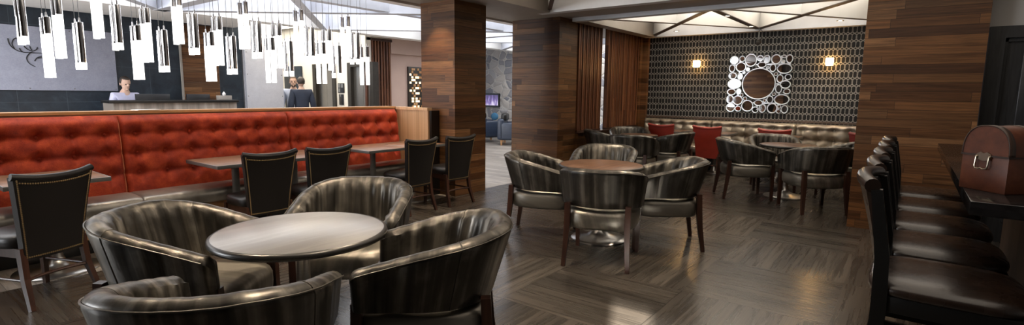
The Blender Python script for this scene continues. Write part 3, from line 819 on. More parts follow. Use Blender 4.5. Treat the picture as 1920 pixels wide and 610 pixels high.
# ================================================================== MIRROR WALL
OV = [(-2.713,2.073,.081,.08),(-2.575,2.094,.054,.058),(-2.422,2.064,.106,.12),(-2.267,2.096,.058,.057),(-2.152,2.077,.059,.077),(-1.999,2.068,.085,.092),(-1.874,2.118,.037,.032),(-1.784,2.071,.061,.079),(-1.877,2.026,.031,.034),(-2.23,1.977,.077,.057),(-2.744,1.922,.059,.074),(-2.588,1.944,.094,.092),(-2.466,1.9,.039,.041),(-2.531,1.845,.032,.033),(-2.13,1.924,.03,.032),(-2.043,1.916,.056,.073),(-1.852,1.901,.128,.094),(-1.985,1.807,.035,.03),(-2.727,1.783,.078,.068),(-2.591,1.773,.05,.063),(-1.914,1.725,.059,.076),(-1.783,1.752,.058,.056),(-2.683,1.634,.126,.097),(-1.82,1.621,.091,.076),(-1.923,1.544,.059,.081),(-2.73,1.482,.082,.064),(-2.597,1.493,.048,.059),(-1.788,1.498,.06,.052),(-1.995,1.446,.034,.028),(-2.544,1.426,.032,.034),(-2.48,1.361,.036,.038),(-2.748,1.345,.07,.081),(-2.608,1.328,.093,.091),(-2.054,1.349,.06,.074),(-1.86,1.352,.129,.097),(-2.144,1.331,.029,.031),(-2.243,1.286,.077,.058),(-2.431,1.228,.107,.109),(-2.726,1.189,.086,.086),(-2.592,1.171,.061,.055),(-2.291,1.158,.059,.061),(-2.17,1.186,.063,.083),(-2.007,1.192,.09,.094),(-1.893,1.226,.03,.033),(-1.896,1.138,.041,.037),(-1.803,1.179,.062,.077),(-2.264,1.634,.29,.289)]
t = thing('wall_mirror_cluster', 'square silver wall mirror of oval rings round one large round mirror', 'mirror', (-2.264, 10.45, 1.634))
mb = MB(); mb.box(-.46, .46, -.012, 0, -.46, .46, bev=.004)
bk = MB()
for a in (-.35, 0, .35): bk.box(-.5, .5, -.012, -.001, a - .012, a + .012); bk.box(a - .012, a + .012, -.012, -.001, -.5, .5)
mb.bm.free(); bk.build('backing_bars', silver_frame, t, smooth=0)
for i, (x, z, rx, rz) in enumerate(OV):
    big = i == len(OV) - 1
    w = .020 if big else min(.020, .30 * min(rx, rz))
    n = 48 if big else 28; P = []
    for j in range(n):
        a = 2 * PI * j / n; row = []
        for off, y in ((0, -.010), (0, -.028), (-.25, -.034), (-.75, -.034), (-1, -.026), (-1, -.014)):
            row.append(Vector((x + 2.264 + (rx + off * w) * math.cos(a), y, z - 1.634 + (rz + off * w) * math.sin(a))))
        P.append(row)
    mb = MB(); mb.grid(P, close_u=True); fr = mb.build('ring_frame', silver_frame, t, smooth=50)
    mb = MB(); tx, tz = random.uniform(-.035, .035), random.uniform(-.03, .03)
    if big: tx = tz = 0
    c = mb.bm.verts.new((x + 2.264, -.0165, z - 1.634)); ring = []
    for j in range(n):
        a = 2 * PI * j / n; dx, dz = (rx - w * .9) * math.cos(a), (rz - w * .9) * math.sin(a)
        ring.append(mb.bm.verts.new((x + 2.264 + dx, -.0165 + dx * tx + dz * tz, z - 1.634 + dz)))
    for j in range(n): mb.face([c, ring[j], ring[(j + 1) % n]])
    mb.build('mirror_glass', mirror_glass, fr, smooth=0)
for i, (x, z, lb) in enumerate(((-3.393, 2.02, 'lit wall sconce left of the mirror, nearer the slatted screen'), (-1.159, 2.0, 'lit wall sconce right of the mirror, nearer the bar pillar'))):
    if i == 0:
        s0 = t = thing('wall_sconce', lb, 'wall lamp', (x, 10.45, z), 0, 'square wall sconces')
        mb = MB(); mb.box(-.05, .05, -.015, 0, -.07, .07, bev=.004); mb.box(-.018, .018, -.05, -.012, -.012, .012); mb.build('back_plate', bronze, t)
        mb = MB(); mb.box(-.058, .058, -.135, -.045, -.062, .062, bev=.012, seg=3); mb.build('glass_shade', warm_glass, t)
        mb = MB()
        for x_ in (-.068, .062): mb.box(x_, x_ + .006, -.145, -.139, -.08, .085); mb.box(x_, x_ + .006, -.145, -.012, -.080, -.074); mb.box(x_, x_ + .006, -.145, -.012, .079, .085)
        mb.box(-.068, .068, -.145, -.139, -.080, -.068); mb.build('cage', bronze, t, smooth=0)
    else: place(copy_tree(s0), (x, 10.45, z), 0, lb)
t = thing('ceiling_spotlight', 'small grey spotlight on a rod hanging above the mirror', 'spotlight', (-2.26, 10.18, 2.36))
mb = MB(); mb.tube([(0, 0, .05), (0, 0, .24)], .009); mb.lathe([(.03, .225), (.03, .24)], n=16); mb.build('rod', grey_metal, t)
mb = MB(); mb.lathe([(.022, -.05), (.040, -.045), (.046, .03), (.044, .045), (.02, .05)], n=20, mat=Matrix.Rotation(R(-70), 4, 'X') @ Matrix.Translation((0, 0, 0))); mb.build('lamp_head', bronze, t)
mb = MB(); mb.tube([(.012, 0, .23), (.045, .01, .2), (.05, .01, .12), (.02, 0, .03)], .0035, n=6); mb.build('cord', screen_black, t)

# ================================================================== SLATTED SCREENS
def slat_screen(y0, y1, label):
    t = thing('slatted_screen', label, 'screen', (-4.55, y0, .76), 0, 'walnut slatted screens'); mb = MB(); L = y1 - y0; k = int(L / .043)
    for i in range(k): a = L * i / k; mb.box(-.035, .015 if i % 3 else .022, a, a + .026, .03, 1.85)
    mb.build('slats', slat_red, t, smooth=0)
    mb = MB(); mb.box(-.04, .02, 0, L, 0, .03); mb.box(-.04, .02, 0, L, 1.83, 1.86); mb.box(-.05, -.036, 0, L, 0, 1.86); mb.build('frame', dark_wood, t, smooth=0)
slat_screen(7.78, 8.63, 'walnut slatted screen next to the wooden pillar'); slat_screen(8.85, 10.24, 'walnut slatted screen next to the hexagon papered wall')
sbox('wall_screen_base', (-4.62, -4.50, 7.76, 10.36, 0, .74), wood_wall); sbox('trim_11', (-4.64, -4.47, 7.76, 10.3, .74, .76), dark_wood)
sbox('wall_screen_end', (-4.62, -4.52, 10.25, 10.36, 0, 2.62), wood_wall)
# lobby slat screen
t = thing('lobby_slat_screen', 'tall brown slat divider beside the elevators', 'screen', (-9.98, 7.52, 0)); mb = MB()
for i in range(9): a = .75 * i / 9; mb.box(0, .07, a, a + .038, .0, 2.6)
mb.build('slats', slat_red, t, smooth=0); mb = MB(); mb.box(-.01, .08, 0, .75, 2.58, 2.64); mb.box(-.01, .08, 0, .75, 0, .05); mb.build('frame', dark_wood, t, smooth=0)
# lit mosaic art
t = thing('lit_mosaic_art', 'dark wall panel of small glowing square tiles', 'wall art', (-9.995, 8.80, 1.0))
mb = MB(); mb.box(.0, .05, 0, .62, 0, 1.04, bev=.004); mb.build('panel', bronze, t)
mb = MB(); rr = random.Random(5); m2 = MB()
for i in range(9):
    for j in range(15):
        if rr.random() < .47:
            a, b = .03 + i * .063, .03 + j * .066; (mb if rr.random() < .6 else m2).box(.045, .060 + rr.random() * .02, a, a + .05, b, b + .052)
mb.build('glowing_tiles', emit('amber_tile', (1., .72, .42), 1.6).m, t, smooth=0); m2.build('wood_tiles', rail_wood, t, smooth=0)

# ================================================================== RECEPTION
t = thing('sign_panel', 'large grey blue panel with a black line drawn elk head, on the dark tiled wall', 'sign', (-10.99, .6, 1.385))
mb = MB(); mb.box(0, .035, 0, 2.49, 0, .985, bev=.003); mb.build('panel', panel_blue, t, smooth=30)
ELK = [[(1.759,2.163),(1.768,2.089),(1.8,2.028),(1.861,1.981),(1.925,1.964),(1.992,1.969)],[(1.862,2.18),(1.822,2.151),(1.8,2.092),(1.812,2.036),(1.826,2.015)],[(1.879,2.026),(1.889,1.991),(1.915,1.968)],[(1.933,2.059),(1.958,2.025),(1.995,1.998),(2.028,2.0)],[(2.0,2.061),(2.006,2.028),(2.023,2.007)],[(2.089,2.053),(2.075,2.018),(2.039,1.994),(2.003,1.969)],[(1.992,1.969),(2.037,1.964),(2.139,1.968)],[(2.004,1.971),(1.958,1.909),(1.949,1.856),(1.977,1.793),(2.041,1.749)],[(2.037,1.837),(2.076,1.893),(2.135,1.92)],[(2.075,1.887),(2.138,1.893)]]
mb = MB()
def smooth_line(p, n=5):
    p = [Vector((0, a, b)) for a, b in p]; out = []
    for i in range(len(p) - 1):
        a, b, c, d = p[max(0, i - 1)], p[i], p[i + 1], p[min(len(p) - 1, i + 2)]
        for k in range(n):
            s = k / n; out.append(.5 * ((2 * b) + (c - a) * s + (2 * a - 5 * b + 4 * c - d) * s * s + (-a + 3 * b - 3 * c + d) * s ** 3))
    return out + [p[-1]]
for s in ELK:
    l = smooth_line(s); n = len(l); mb.tube([(.039, q.y - .6, q.z - 1.385) for q in l], [.0085 * (1 - .5 * i / n) for i in range(n)], n=6)
mb.build('elk_emblem', screen_black, t)
mb = MB()
for y in (.03, .68, 1.35, 1.9, 2.46):
    for z in (.03, .955): mb.ball((.037, y, z), .010, (.4, 1, 1), 8, 6)
mb.build('fixing_studs', grey_metal, t)
t = thing('boarded_wall_panel', 'dark brown boarded panel behind the reception desk', 'wall panel', (-10.99, 4.1, 0)); mb = MB(); mb.box(0, .03, .03, .68, 0, 2.64); mb.build('boards', wood_wall, t, smooth=0)
mb = MB(); mb.box(0, .04, 0, .03, 0, 2.64); mb.build('edge_strip', taupe_trim, t, smooth=0)
t = thing('slab_studs_panel', 'pale concrete slab with steel studs between desk and elevators', 'wall panel', (-10.99, 5.3, 0)); mb = MB(); mb.box(0, .04, 0, .80, 0, 2.62, bev=.004); mb.build('slab', concrete, t, smooth=30)
mb = MB()
for y in (.03, .77):
    for z in (.4, 1.05, 1.30, 1.75, 2.2): mb.ball((.042, y, z), .011, (.4, 1, 1), 8, 6)
mb.build('fixing_studs', grey_metal, t)
t = thing('reception_desk', 'reception desk with striped grey wood front and black top', 'desk', (-9.7, 2.66, 0))
mb = MB(); mb.box(-.06, 0, 0, 1.84, .08, 1.20); mb.box(-.5, -.06, 0, .05, .08, 1.20); mb.box(-.5, -.06, 1.79, 1.84, .08, 1.20); mb.box(-.45, -.02, .02, 1.82, 0, .08); mb.build('front', zebra, t, smooth=0)
mb = MB(); mb.box(-.36, .05, -.06, 1.86, 1.20, 1.245, bev=.006); mb.build('counter_top', black_wood, t, smooth=30)
mb = MB(); mb.box(-.50, -.06, .05, 1.79, .72, .76); mb.build('work_surface', zebra, t, smooth=0)
for i, (y, w, lb) in enumerate(((3.32, .50, 'black monitor back on the reception desk, beside the receptionist'), (4.02, .38, 'black monitor back on the reception desk, beside the tissue box'))):
    t = thing('monitor', lb, 'monitor', (-10.09, y, .762), 0, 'desk monitors'); mb = MB(); mb.box(-.02, .02, -w / 2, w / 2, .22, .58, bev=.006); mb.build('screen', screen_black, t)
    mb = MB(); mb.lathe([(.1, 0), (.1, .012), (.02, .02), (.018, .3)], n=20); mb.build('stand', screen_black, t)
t = thing('tissue_box', 'small box with a white tissue on the reception desk', 'tissue box', (-9.86, 4.36, 1.246)); mb = MB(); mb.box(-.06, .06, -.11, .11, 0, .075, bev=.004); mb.build('box', taupe_trim, t)
mb = MB(); mb.lathe([(.02, .074), (.03, .10), (.018, .13), (.004, .145)], n=9); mb.build('tissue', paper_white, t)
for k in range(3):
    pass
t = thing('paper_stack', 'white papers lying on the partition rail before the reception desk', 'papers', (-5.95, 1.88, 1.216), R(12))
mb = MB(); mb.box(-.06, .06, -.10, .10, 0, .004); mb.box(-.055, .065, -.09, .115, .0045, .007); mb.build('sheets', paper_white, t, smooth=0)

# ================================================================== PEOPLE
def skin_mesh(verts, edges, root=0, sub=2):
    me = bpy.data.meshes.new('s'); me.from_pydata([v[0] for v in verts], edges, []); o = bpy.data.objects.new('s', me); COL.objects.link(o)
    md = o.modifiers.new('k', 'SKIN'); me.skin_vertices[0].data
    for i, v in enumerate(verts):
        r = v[1]; me.skin_vertices[0].data[i].radius = r if isinstance(r, tuple) else (r, r)
    me.skin_vertices[0].data[root].use_root = True
    o.modifiers.new('b', 'SUBSURF').levels = sub
    dg = bpy.context.evaluated_depsgraph_get(); dg.update(); ev = o.evaluated_get(dg); r = bpy.data.meshes.new_from_object(ev)
    bpy.data.objects.remove(o); return r
def add_mesh(mb, me): mb.bm.from_mesh(me); bpy.data.meshes.remove(me)
def remesh(mb, vox=.008, sm=2):
    me = bpy.data.meshes.new('r'); mb.bm.to_mesh(me); mb.bm.free(); o = bpy.data.objects.new('r', me); COL.objects.link(o)
    md = o.modifiers.new('m', 'REMESH'); md.mode = 'VOXEL'; md.voxel_size = vox
    s = o.modifiers.new('s', 'SMOOTH'); s.iterations = sm; s.factor = .4
    dg = bpy.context.evaluated_depsgraph_get(); dg.update(); r = bpy.data.meshes.new_from_object(o.evaluated_get(dg)); bpy.data.objects.remove(o); return r
def person(loc, rz, h, label, shirt, trousers, hair, pose, jacket=None, beard=False, head_tilt=0.):
    """local: facing +Y. pose: (left hand, right hand, left elbow, right elbow) points at unit height 1.75"""
    t = thing('person', label, 'person', loc, rz); s = h / 1.75
    lh, rh, le, re = [Vector(p) for p in pose]
    S = lambda sx: Vector((sx * .185, 0, 1.42))
    v = [((0, 0, .95), (.15, .10)), ((0, 0, 1.10), (.135, .095)), ((0, .01, 1.25), (.155, .105)), ((0, 0, 1.38), (.15, .09)), ((0, 0, 1.47), (.062, .06)), ((0, .012, 1.56), (.052, .055))]
    e = [(0, 1), (1, 2), (2, 3), (3, 4), (4, 5)]
    for sx, el, ha in ((-1, le, lh), (1, re, rh)):
        b = len(v); v += [(tuple(S(sx)), .058), (tuple(el), .042), (tuple(ha), .027)]; e += [(3, b), (b, b + 1), (b + 1, b + 2)]
        b = len(v); v += [((sx * .095, 0, .88), .085), ((sx * .10, .012, .50), .056), ((sx * .105, -.01, .09), .038), ((sx * .115, .10, .035), (.042, .03)), ((sx * .12, .17, .03), (.036, .022))]
        e += [(0, b), (b, b + 1), (b + 1, b + 2), (b + 2, b + 3), (b + 3, b + 4)]
    mb = MB(); add_mesh(mb, skin_mesh(v, e))
    HM = Matrix.Translation((0, .02, 1.60)) @ Matrix.Rotation(head_tilt, 4, 'X')
    # head: skull, jaw, nose, brow, lips, ears
    mb.ball((0, -.005, .055), .1, (.76, .95, 1.0), 20, 14, mat=HM); mb.ball((0, .025, -.02), .07, (.78, .85, 1.05), 16, 12, mat=HM)
    mb.lathe([(.017, -.03), (.014, -.018), (.008, .01), (.004, .03)], n=10, mat=HM @ Matrix.Translation((0, .094, .03)) @ Matrix.Rotation(R(12), 4, 'X'))
    mb.ball((0, .082, .062), .02, (1.9, .5, .45), 10, 8, mat=HM); mb.ball((0, .083, -.032), .016, (1.3, .5, .5), 10, 8, mat=HM); mb.ball((0, .080, -.062), .02, (1, .7, .7), 10, 8, mat=HM)
    for sx in (-1, 1): mb.ball((sx * .078, -.008, .02), .03, (.3, .65, 1.0), 10, 8, mat=HM)
    # hands: palm, four fingers, thumb
    for sx, el, ha in ((-1, le, lh), (1, re, rh)):
        d = (ha - el).normalized(); side = Vector((sx, 0, 0)); side = (side - d * side.dot(d)).normalized(); nrm = d.cross(side)
        hv, he = [(tuple(ha - d * .01), .022), (tuple(ha + d * .045), (.036, .016)), (tuple(ha + d * .085), (.038, .014))], [(0, 1), (1, 2)]
        for k, L in enumerate((.062, .075, .070, .055)):
            o = side * (.027 - .018 * k); b = len(hv); c = ha + d * .085 + o
            hv += [(tuple(c), .009), (tuple(c + d * L * .5 + nrm * .004), .0085), (tuple(c + d * L * .85 + nrm * .016), .007)]; he += [(2, b), (b, b + 1), (b + 1, b + 2)]
        b = len(hv); c = ha + d * .03 + side * -.03
        hv += [(tuple(c), .011), (tuple(c + d * .03 - side * .022), .010), (tuple(c + d * .055 - side * .026 + nrm * .01), .008)]; he += [(1, b), (b, b + 1), (b + 1, b + 2)]
        add_mesh(mb, skin_mesh(hv, he, 0, 1))
    me = remesh(mb, .0075); me.materials.append(skin); me.polygons.foreach_set('use_smooth', [True] * len(me.polygons))
    o = bpy.data.objects.new('body', me); COL.objects.link(o); o.parent = t; o.scale = (s, s, s); o['label'] = 'head, hands and body'
    def cloth(name, vs, es, mat):
        q = skin_mesh(vs, es); q.materials.append(mat); q.polygons.foreach_set('use_smooth', [True] * len(q.polygons))
        c = bpy.data.objects.new(name, q); COL.objects.link(c); c.parent = t; c.scale = (s, s, s); return c
    def top(k, low):
        vs = [((0, 0, low), (.165 + k, .118 + k)), ((0, 0, 1.10), (.15 + k, .108 + k)), ((0, .01, 1.25), (.168 + k, .118 + k)), ((0, 0, 1.385), (.158 + k, .10 + k)), ((0, 0, 1.465), (.075 + k * .6, .072 + k * .6))]
        es = [(0, 1), (1, 2), (2, 3), (3, 4)]
        for sx, el, ha in ((-1, le, lh), (1, re, rh)):
            b = len(vs); vs += [(tuple(S(sx)), .072 + k), (tuple(el), .057 + k), (tuple(el.lerp(ha, .88)), .041 + k)]; es += [(3, b), (b, b + 1), (b + 1, b + 2)]
        return vs, es
    cloth('shirt', *top(0, .90), shirt)
    if jacket: cloth('jacket', *top(.016, .84), jacket)
    vs = [((0, 0, .97), (.158, .112))]; es = []
    for sx in (-1, 1):
        b = len(vs); vs += [((sx * .095, 0, .86), .098), ((sx * .10, .012, .50), .074), ((sx * .105, -.008, .08), .062)]; es += [(0, b), (b, b + 1), (b + 1, b + 2)]
    cloth('trousers', vs, es, trousers)
    mb = MB(); o_ = bmesh.ops.create_uvsphere(mb.bm, u_segments=24, v_segments=16, radius=.106)
    kill = []
    for q in o_['verts']:
        q.co = Vector((q.co.x * .80, q.co.y * .98 - .012, q.co.z * 1.0 + .060)) 
        if (q.co.y > .035 and q.co.z < .105) or q.co.z < -.005: kill.append(q)
        else: q.co += Vector((0, 0, .004 * noise.noise(q.co * 60)))
    bmesh.ops.delete(mb.bm, geom=kill, context='VERTS'); mb.xf(Matrix.Scale(s, 4) @ HM)
    hr = mb.build('hair', hair, t); sd = hr.modifiers.new('s', 'SOLIDIFY'); sd.thickness = .012
    if beard:
        mb = MB(); mb.ball((0, .032, -.045), .066, (.80, .85, .72), 16, 10); bmesh.ops.delete(mb.bm, geom=[q for q in mb.bm.verts if q.co.z > -.022 or q.co.y < 0], context='VERTS'); mb.xf(Matrix.Scale(s, 4) @ HM); b = mb.build('beard', hair, t); b.modifiers.new('s', 'SOLIDIFY').thickness = .008
    mb = MB()
    for sx in (-1, 1): mb.ball((sx * .031, .079, .036), .011, (1, .6, .7), 8, 6, mat=HM)
    mb.xf(Matrix.Scale(s, 4)); mb.build('eyes', screen_black, t)
    mb = MB()
    for sx in (-1, 1): mb.ball((sx * .118, .075, .042), .062, (.72, 1.75, .68), 14, 8)
    mb.xf(Matrix.Scale(s, 4)); mb.build('shoes', black_leather, t)
    return t
lilac = plain('lilac_shirt_cloth', (.50, .50, .66), .8); pale_blue = plain('pale_blue_shirt_cloth', (.45, .50, .62), .8)
navy = plain('navy_jacket_cloth', (.022, .030, .052), .8); charcoal = plain('charcoal_cloth', (.035, .033, .034), .8); brownhair = plain('brown_hair', (.10, .06, .035), .6)
relaxed = ((-.27, .06, .84), (.27, .06, .84), (-.25, -.03, 1.12), (.25, -.03, 1.12))
deskpose = ((-.12, .26, 1.02), (.12, .25, 1.02), (-.25, .0, 1.10), (.25, .0, 1.10))
person((-10.52, 3.06, 0), R(-78), 1.62, 'person in a lilac shirt standing behind the reception desk', lilac, charcoal, hair_dark, deskpose, head_tilt=R(-14))
person((-11.45, 6.62, 0), R(-120), 1.74, 'person in an open dark jacket over pale blue shirt, facing us near the elevators', pale_blue, charcoal, brownhair, relaxed, beard=True)
person((-10.95, 6.52, 0), R(75), 1.72, 'person in a navy jacket with back turned, near the elevators', charcoal, charcoal, hair_dark, relaxed, jacket=navy)

# ================================================================== LOUNGE BEYOND
t = thing('electric_fireplace', 'black framed electric fireplace with violet flames set in the stone wall', 'fireplace', (-11.3, 13., .97))
mb = MB()
for b in ((-.9, .9, -.06, 0, 0, .05), (-.9, .9, -.06, 0, .38, .43), (-.9, -.86, -.06, 0, .05, .38), (.86, .9, -.06, 0, .05, .38)): mb.box(*b)
mb.build('frame', screen_black, t, smooth=0)
mm = Mat('violet_flame_screen'); x_, y_, z_ = mm.xyz(mm.coord('object')); f_ = mm.noise(mm.vec(x_ * 14.0, 0.0, z_ * 4.0), 1.0, 4)
k_ = f_ + (.42 - z_) * 1.3 - .35
c_ = mm.ramp(k_, [(.25, (.10, .07, .20)), (.45, (.26, .18, .50)), (.65, (.85, .75, 1.0))])
mm.set(Base_Color=(.02, .02, .03), Emission_Color=c_, Emission_Strength=.75, Roughness=.1)
mb = MB(); mb.box(-.86, .86, -.03, -.005, .05, .38); mb.build('flame_screen', mm.m, t, smooth=0)
def club(loc, rz, label):
    t = thing('club_armchair', label, 'armchair', loc, rz, 'navy club armchairs by the stone wall')
    mb = MB(); mb.box(-.40, .40, -.38, .36, .14, .34, bev=.03, seg=3); mb.build('base', blue_leather, t)
    for s in (-1, 1): mb = MB(); mb.box(min(s * .42, s * .28), max(s * .42, s * .28), -.38, .38, .15, .62, bev=.045, seg=4); mb.build('arm', blue_leather, t)
    mb = MB(); mb.box(-.42, .42, -.44, -.26, .15, .72, bev=.05, seg=4); mb.build('backrest', blue_leather, t)
    mb = MB(); mb.box(-.27, .27, -.26, .38, .34, .47, bev=.04, seg=4); mb.build('seat_cushion', blue_leather, t)
    mb = MB(); mb.box(-.3, .3, -.36, -.2, .66, .86, bev=.06, seg=4); mb.build('head_cushion', black_leather, t)
    for a in (-.34, .34):
        for b in (-.33, .3): mb = MB(); mb.tube([(a, b, 0), (a, b, .16)], [.02, .028], square=True); mb.build('leg', rail_wood, t, smooth=0)
club((-8.70, 11.55, 0), R(-60), 'navy club armchair on the right in front of the stone wall, beside the pillar'); club((-9.85, 11.75, 0), R(-20), 'navy club armchair on the left in front of the stone wall')
t = thing('throw_pillow', 'small blue pillow between the navy armchairs', 'pillow', (-9.50, 11.63, .745), R(30)); mb = MB(); mb.ball((0, 0, 0), .11, (1, .4, 1), 16, 12); mb.build('cushion', plain('teal_cloth', (.03, .12, .22), .8), t)

# ================================================================== BAR
t = thing('bar_counter', 'black stone bar counter top on dark board front', 'bar counter', (.19, 2.335, 0))
mb = MB(); mb.box(0, 1.0, 0, 2.82, 1.022, 1.07, bev=.003); mb.build('counter_top', counter_blk, t, smooth=30)
mb = MB(); mb.box(.42, .95, .05, 2.8, 0, 1.022); mb.build('bar_front', bar_wood, t, smooth=0)
t = thing('treasure_chest', 'rust leather dome lid chest with a ring handle on the bar counter', 'chest', (.238, 2.632, 1.07), math.atan2(.69, .72))
Wd, Hb, Ht, Ln = .0875, .135, .247, .40
mb = MB(); mb.box(0, Ln, -Wd, Wd, .0, Hb, bev=.003); mb.build('body', chest_leather, t, smooth=30)
arc = [(-Wd, Hb + .001)] + [(-Wd * math.copysign(abs(math.cos(PI * k / 20)) ** .8, math.cos(PI * k / 20)), Hb + .012 + (Ht - Hb - .012) * math.sin(PI * k / 20) ** .9) for k in range(21)] + [(Wd, Hb + .001)]
mb = MB(); mb.prism(arc, 0, Ln, 'x'); lid = mb.build('lid', chest_leather, t, smooth=30)
mb = MB()
for x0 in (-.003, .10, .26, Ln - .022):
    P = [[Vector((x, a * 1.02, Hb + (b - Hb) * 1.02)) for a, b in arc] for x in (x0, x0 + .025)]; mb.grid(P)
sp = mb.build('strap', plain('dark_strap_leather', (.055, .03, .02), .4), lid); sp.modifiers.new('s', 'SOLIDIFY').thickness = .004
mb = MB(); mb.box(-.004, Ln + .002, -Wd - .002, Wd + .002, Hb - .004, Hb + .003); mb.build('lid_seam', plain('seam_leather', (.03, .013, .008), .5), t, smooth=0)
mb = MB(); mb.prism([(-.030, .128), (-.026, .140), (-.012, .148), (0, .143), (.012, .148), (.026, .140), (.030, .128), (.026, .120), (0, .114), (-.026, .120)], -.006, -.001, 'x'); mb.ball((-.007, -.024, .129), .006, u=10, v=8); mb.ball((-.007, .024, .129), .006, u=10, v=8); hp = mb.build('handle_plate', antique, t)
mb = MB(); mb.tube([(-.010, -.024, .128), (-.013, -.024, .095), (-.013, -.021, .086), (-.013, -.008, .084), (-.013, 0, .088), (-.013, .008, .084), (-.013, .021, .086), (-.013, .024, .095), (-.010, .024, .128)], .0032, n=8); mb.build('ring_handle', antique, hp)
def make_stool():
    t = thing('bar_stool', '', 'bar stool')       # faces +X; origin floor centre of seat
    mb = MB(); n = 48; rings = []
    for z, k in ((.710, .95), (.718, .99), (.732, 1.0), (.744, .985), (.756, .93), (.766, .80), (.772, .5), (.774, .2)):
        rings.append([Vector((.23 * k * math.copysign(abs(math.cos(2 * PI * j / n)) ** .45, math.cos(2 * PI * j / n)), .235 * k * math.copysign(abs(math.sin(2 * PI * j / n)) ** .45, math.sin(2 * PI * j / n)), z)) for j in range(n)])
    rows = mb.grid(rings, close_v=True, flip=True, uvs=lambda a, b: (rings[min(a, 7)][b % n].y, rings[min(a, 7)][b % n].x)); mb.face(list(reversed(rows[0]))); mb.face(rows[-1])
    mb.build('seat', brown_leather, t, smooth=60)
    mb = MB(); mb.box(-.19, .22, -.22, .22, .65, .712, bev=.006); mb.build('seat_frame', black_wood, t)
    for s in (-1, 1):
        mb = MB(); mb.tube([(-.235, s * .205, 0), (-.195, s * .205, .35), (-.185, s * .205, .66), (-.19, s * .205, .85), (-.225, s * .205, 1.09)], [.018, .022, .024, .022, .017], square=True); mb.build('leg', black_wood, t, smooth=0)
        mb = MB(); mb.tube([(.21, s * .2, 0), (.2, s * .2, .66)], [.017, .022], square=True); mb.build('leg', black_wood, t, smooth=0)
    mb = MB()
    for z, k in ((.22, .0), (.35, .0)):
        mb.tube([(-.21, -.2, z), (-.21, .2, z)], .013, square=True); mb.tube([(.205, -.2, z - .06), (.205, .2, z - .06)], .013, square=True)
    for s in (-1, 1): mb.tube([(-.21, s * .2, .26), (.205, s * .2, .26)], .012, square=True)
    mb.build('footrest', black_wood, t, smooth=0)
    def bp(u, v, o): return Vector((-.190 - .055 * v ** 1.3 - .035 * (1 - u * u) * (.4 + .6 * v) + o, u * .205, .80 + .30 * v + .012 * (1 - u * u) * v))
    mb = MB(); nu, nv = 16, 8
    F = [[bp(-1 + 2 * i / nu, j / nv, .024 - .012 * abs(-1 + 2 * i / nu) ** 4) for j in range(nv + 1)] for i in range(nu + 1)]; B = [[bp(-1 + 2 * i / nu, j / nv, -.016) for j in range(nv + 1)] for i in range(nu + 1)]
    fr, br = mb.grid(F, uvs=lambda a, b: (a / nu * .4, b / nv * .3)), mb.grid(B, uvs=lambda a, b: (a / nu * .4, b / nv * .3))
    for i in range(nu): mb.face([fr[i][0], fr[i + 1][0], br[i + 1][0], br[i][0]]); mb.face([fr[i][nv], fr[i + 1][nv], br[i + 1][nv], br[i][nv]])
    for j in range(nv): mb.face([fr[0][j], fr[0][j + 1], br[0][j + 1], br[0][j]]); mb.face([fr[nu][j], fr[nu][j + 1], br[nu][j + 1], br[nu][j]])
    bk = mb.build('backrest', brown_leather, t, smooth=50)
    mb = MB(); mb.tube([bp(-1.03 + 2.06 * k / 16, 1.0, .004) + Vector((0, 0, .004)) for k in range(17)], .026, n=12); mb.build('top_roll', brown_leather, bk)
    return t
st0 = make_stool()
SL = ['bar stool nearest the camera, wide brown leather seat', 'second brown leather bar stool counting from the camera', 'middle brown leather bar stool of the row of five', 'fourth brown leather bar stool counting from the camera', 'brown leather bar stool farthest along, nearest the wooden bar pillar']
for i in range(5):
    o = st0 if i == 0 else copy_tree(st0); place(o, (.155, 2.46 + .55 * i, 0), 0, SL[i], 'brown leather bar stools')

# ================================================================== LIGHTS
def disc(x, y, z, r, label, en=None):
    t = thing('ceiling_light', label, 'ceiling light', (x, y, z), 0, 'round ceiling lights in the coffers')
    mb = MB(); mb.lathe([(r + .012, -.018), (r + .012, 0), (r * .9, .0)], n=32); mb.lathe([(r + .012, -.022), (r + .012, -.016)], n=32, cap=False); mb.build('rim', white_paint, t)
    mb = MB(); mb.lathe([(r * .3, -.030), (r * .8, -.026), (r, -.018)], n=32); mb.build('diffuser', lamp_disc, t)
for x, y, lb in ((-3.6, 8.5, 'round ceiling light in the alcove coffer nearest the slatted screen'), (-2.3, 9.3, 'round ceiling light in the alcove coffer in front of the mirror'), (-2.9, 8.1, 'round ceiling light in the alcove coffer over the aisle'), (-1.2, 8.6, 'round ceiling light in the alcove coffer near the bar pillar')):
    disc(x, y, 3.005, .10, lb)
def backlit(name, x0, x1, y0, y1, e, c, label):
    t = thing(name, label, 'ceiling light', ((x0 + x1) / 2, (y0 + y1) / 2, 3.0)); a, b = (x1 - x0) / 2, (y1 - y0) / 2
    mb = MB(); mb.box(-a, a, -b, b, 0, .012); mb.build('diffuser', emit('backlit_fabric', c, e).m, t, smooth=0)
    mb = MB()
    for q in ((-a - .03, -a, -b, b), (a, a + .03, -b, b), (-a, a, -b - .03, -b), (-a, a, b, b + .03)): mb.box(*q, -.01, .018)
    mb.build('frame', white_paint, t, smooth=0)
backlit('backlit_ceiling_panel', -4.1, -.6, 7.7, 10.15, 2.5, (1., .92, .80), 'large backlit white ceiling panel above the alcove ribs')
backlit('backlit_ceiling_panel', -4.1, 1.0, .2, 6.25, .95, (1., .88, .74), 'large backlit white ceiling panel over the tub chairs')
backlit('backlit_ceiling_panel', -13.6, -10.1, 5.2, 7.3, 5.0, (1., .93, .82), 'added backlit ceiling panel brightening the elevator wall')  # panel added only to brighten the dark elevator wall
backlit('backlit_ceiling_panel', -9.0, -5.9, -1., 12.8, 3.7, (.97, .98, 1.), 'long backlit white ceiling panel above the lobby ribs')
spot_glass = emit('added_downlight_lens', (1., .86, .66), 8.).m
dl0 = None
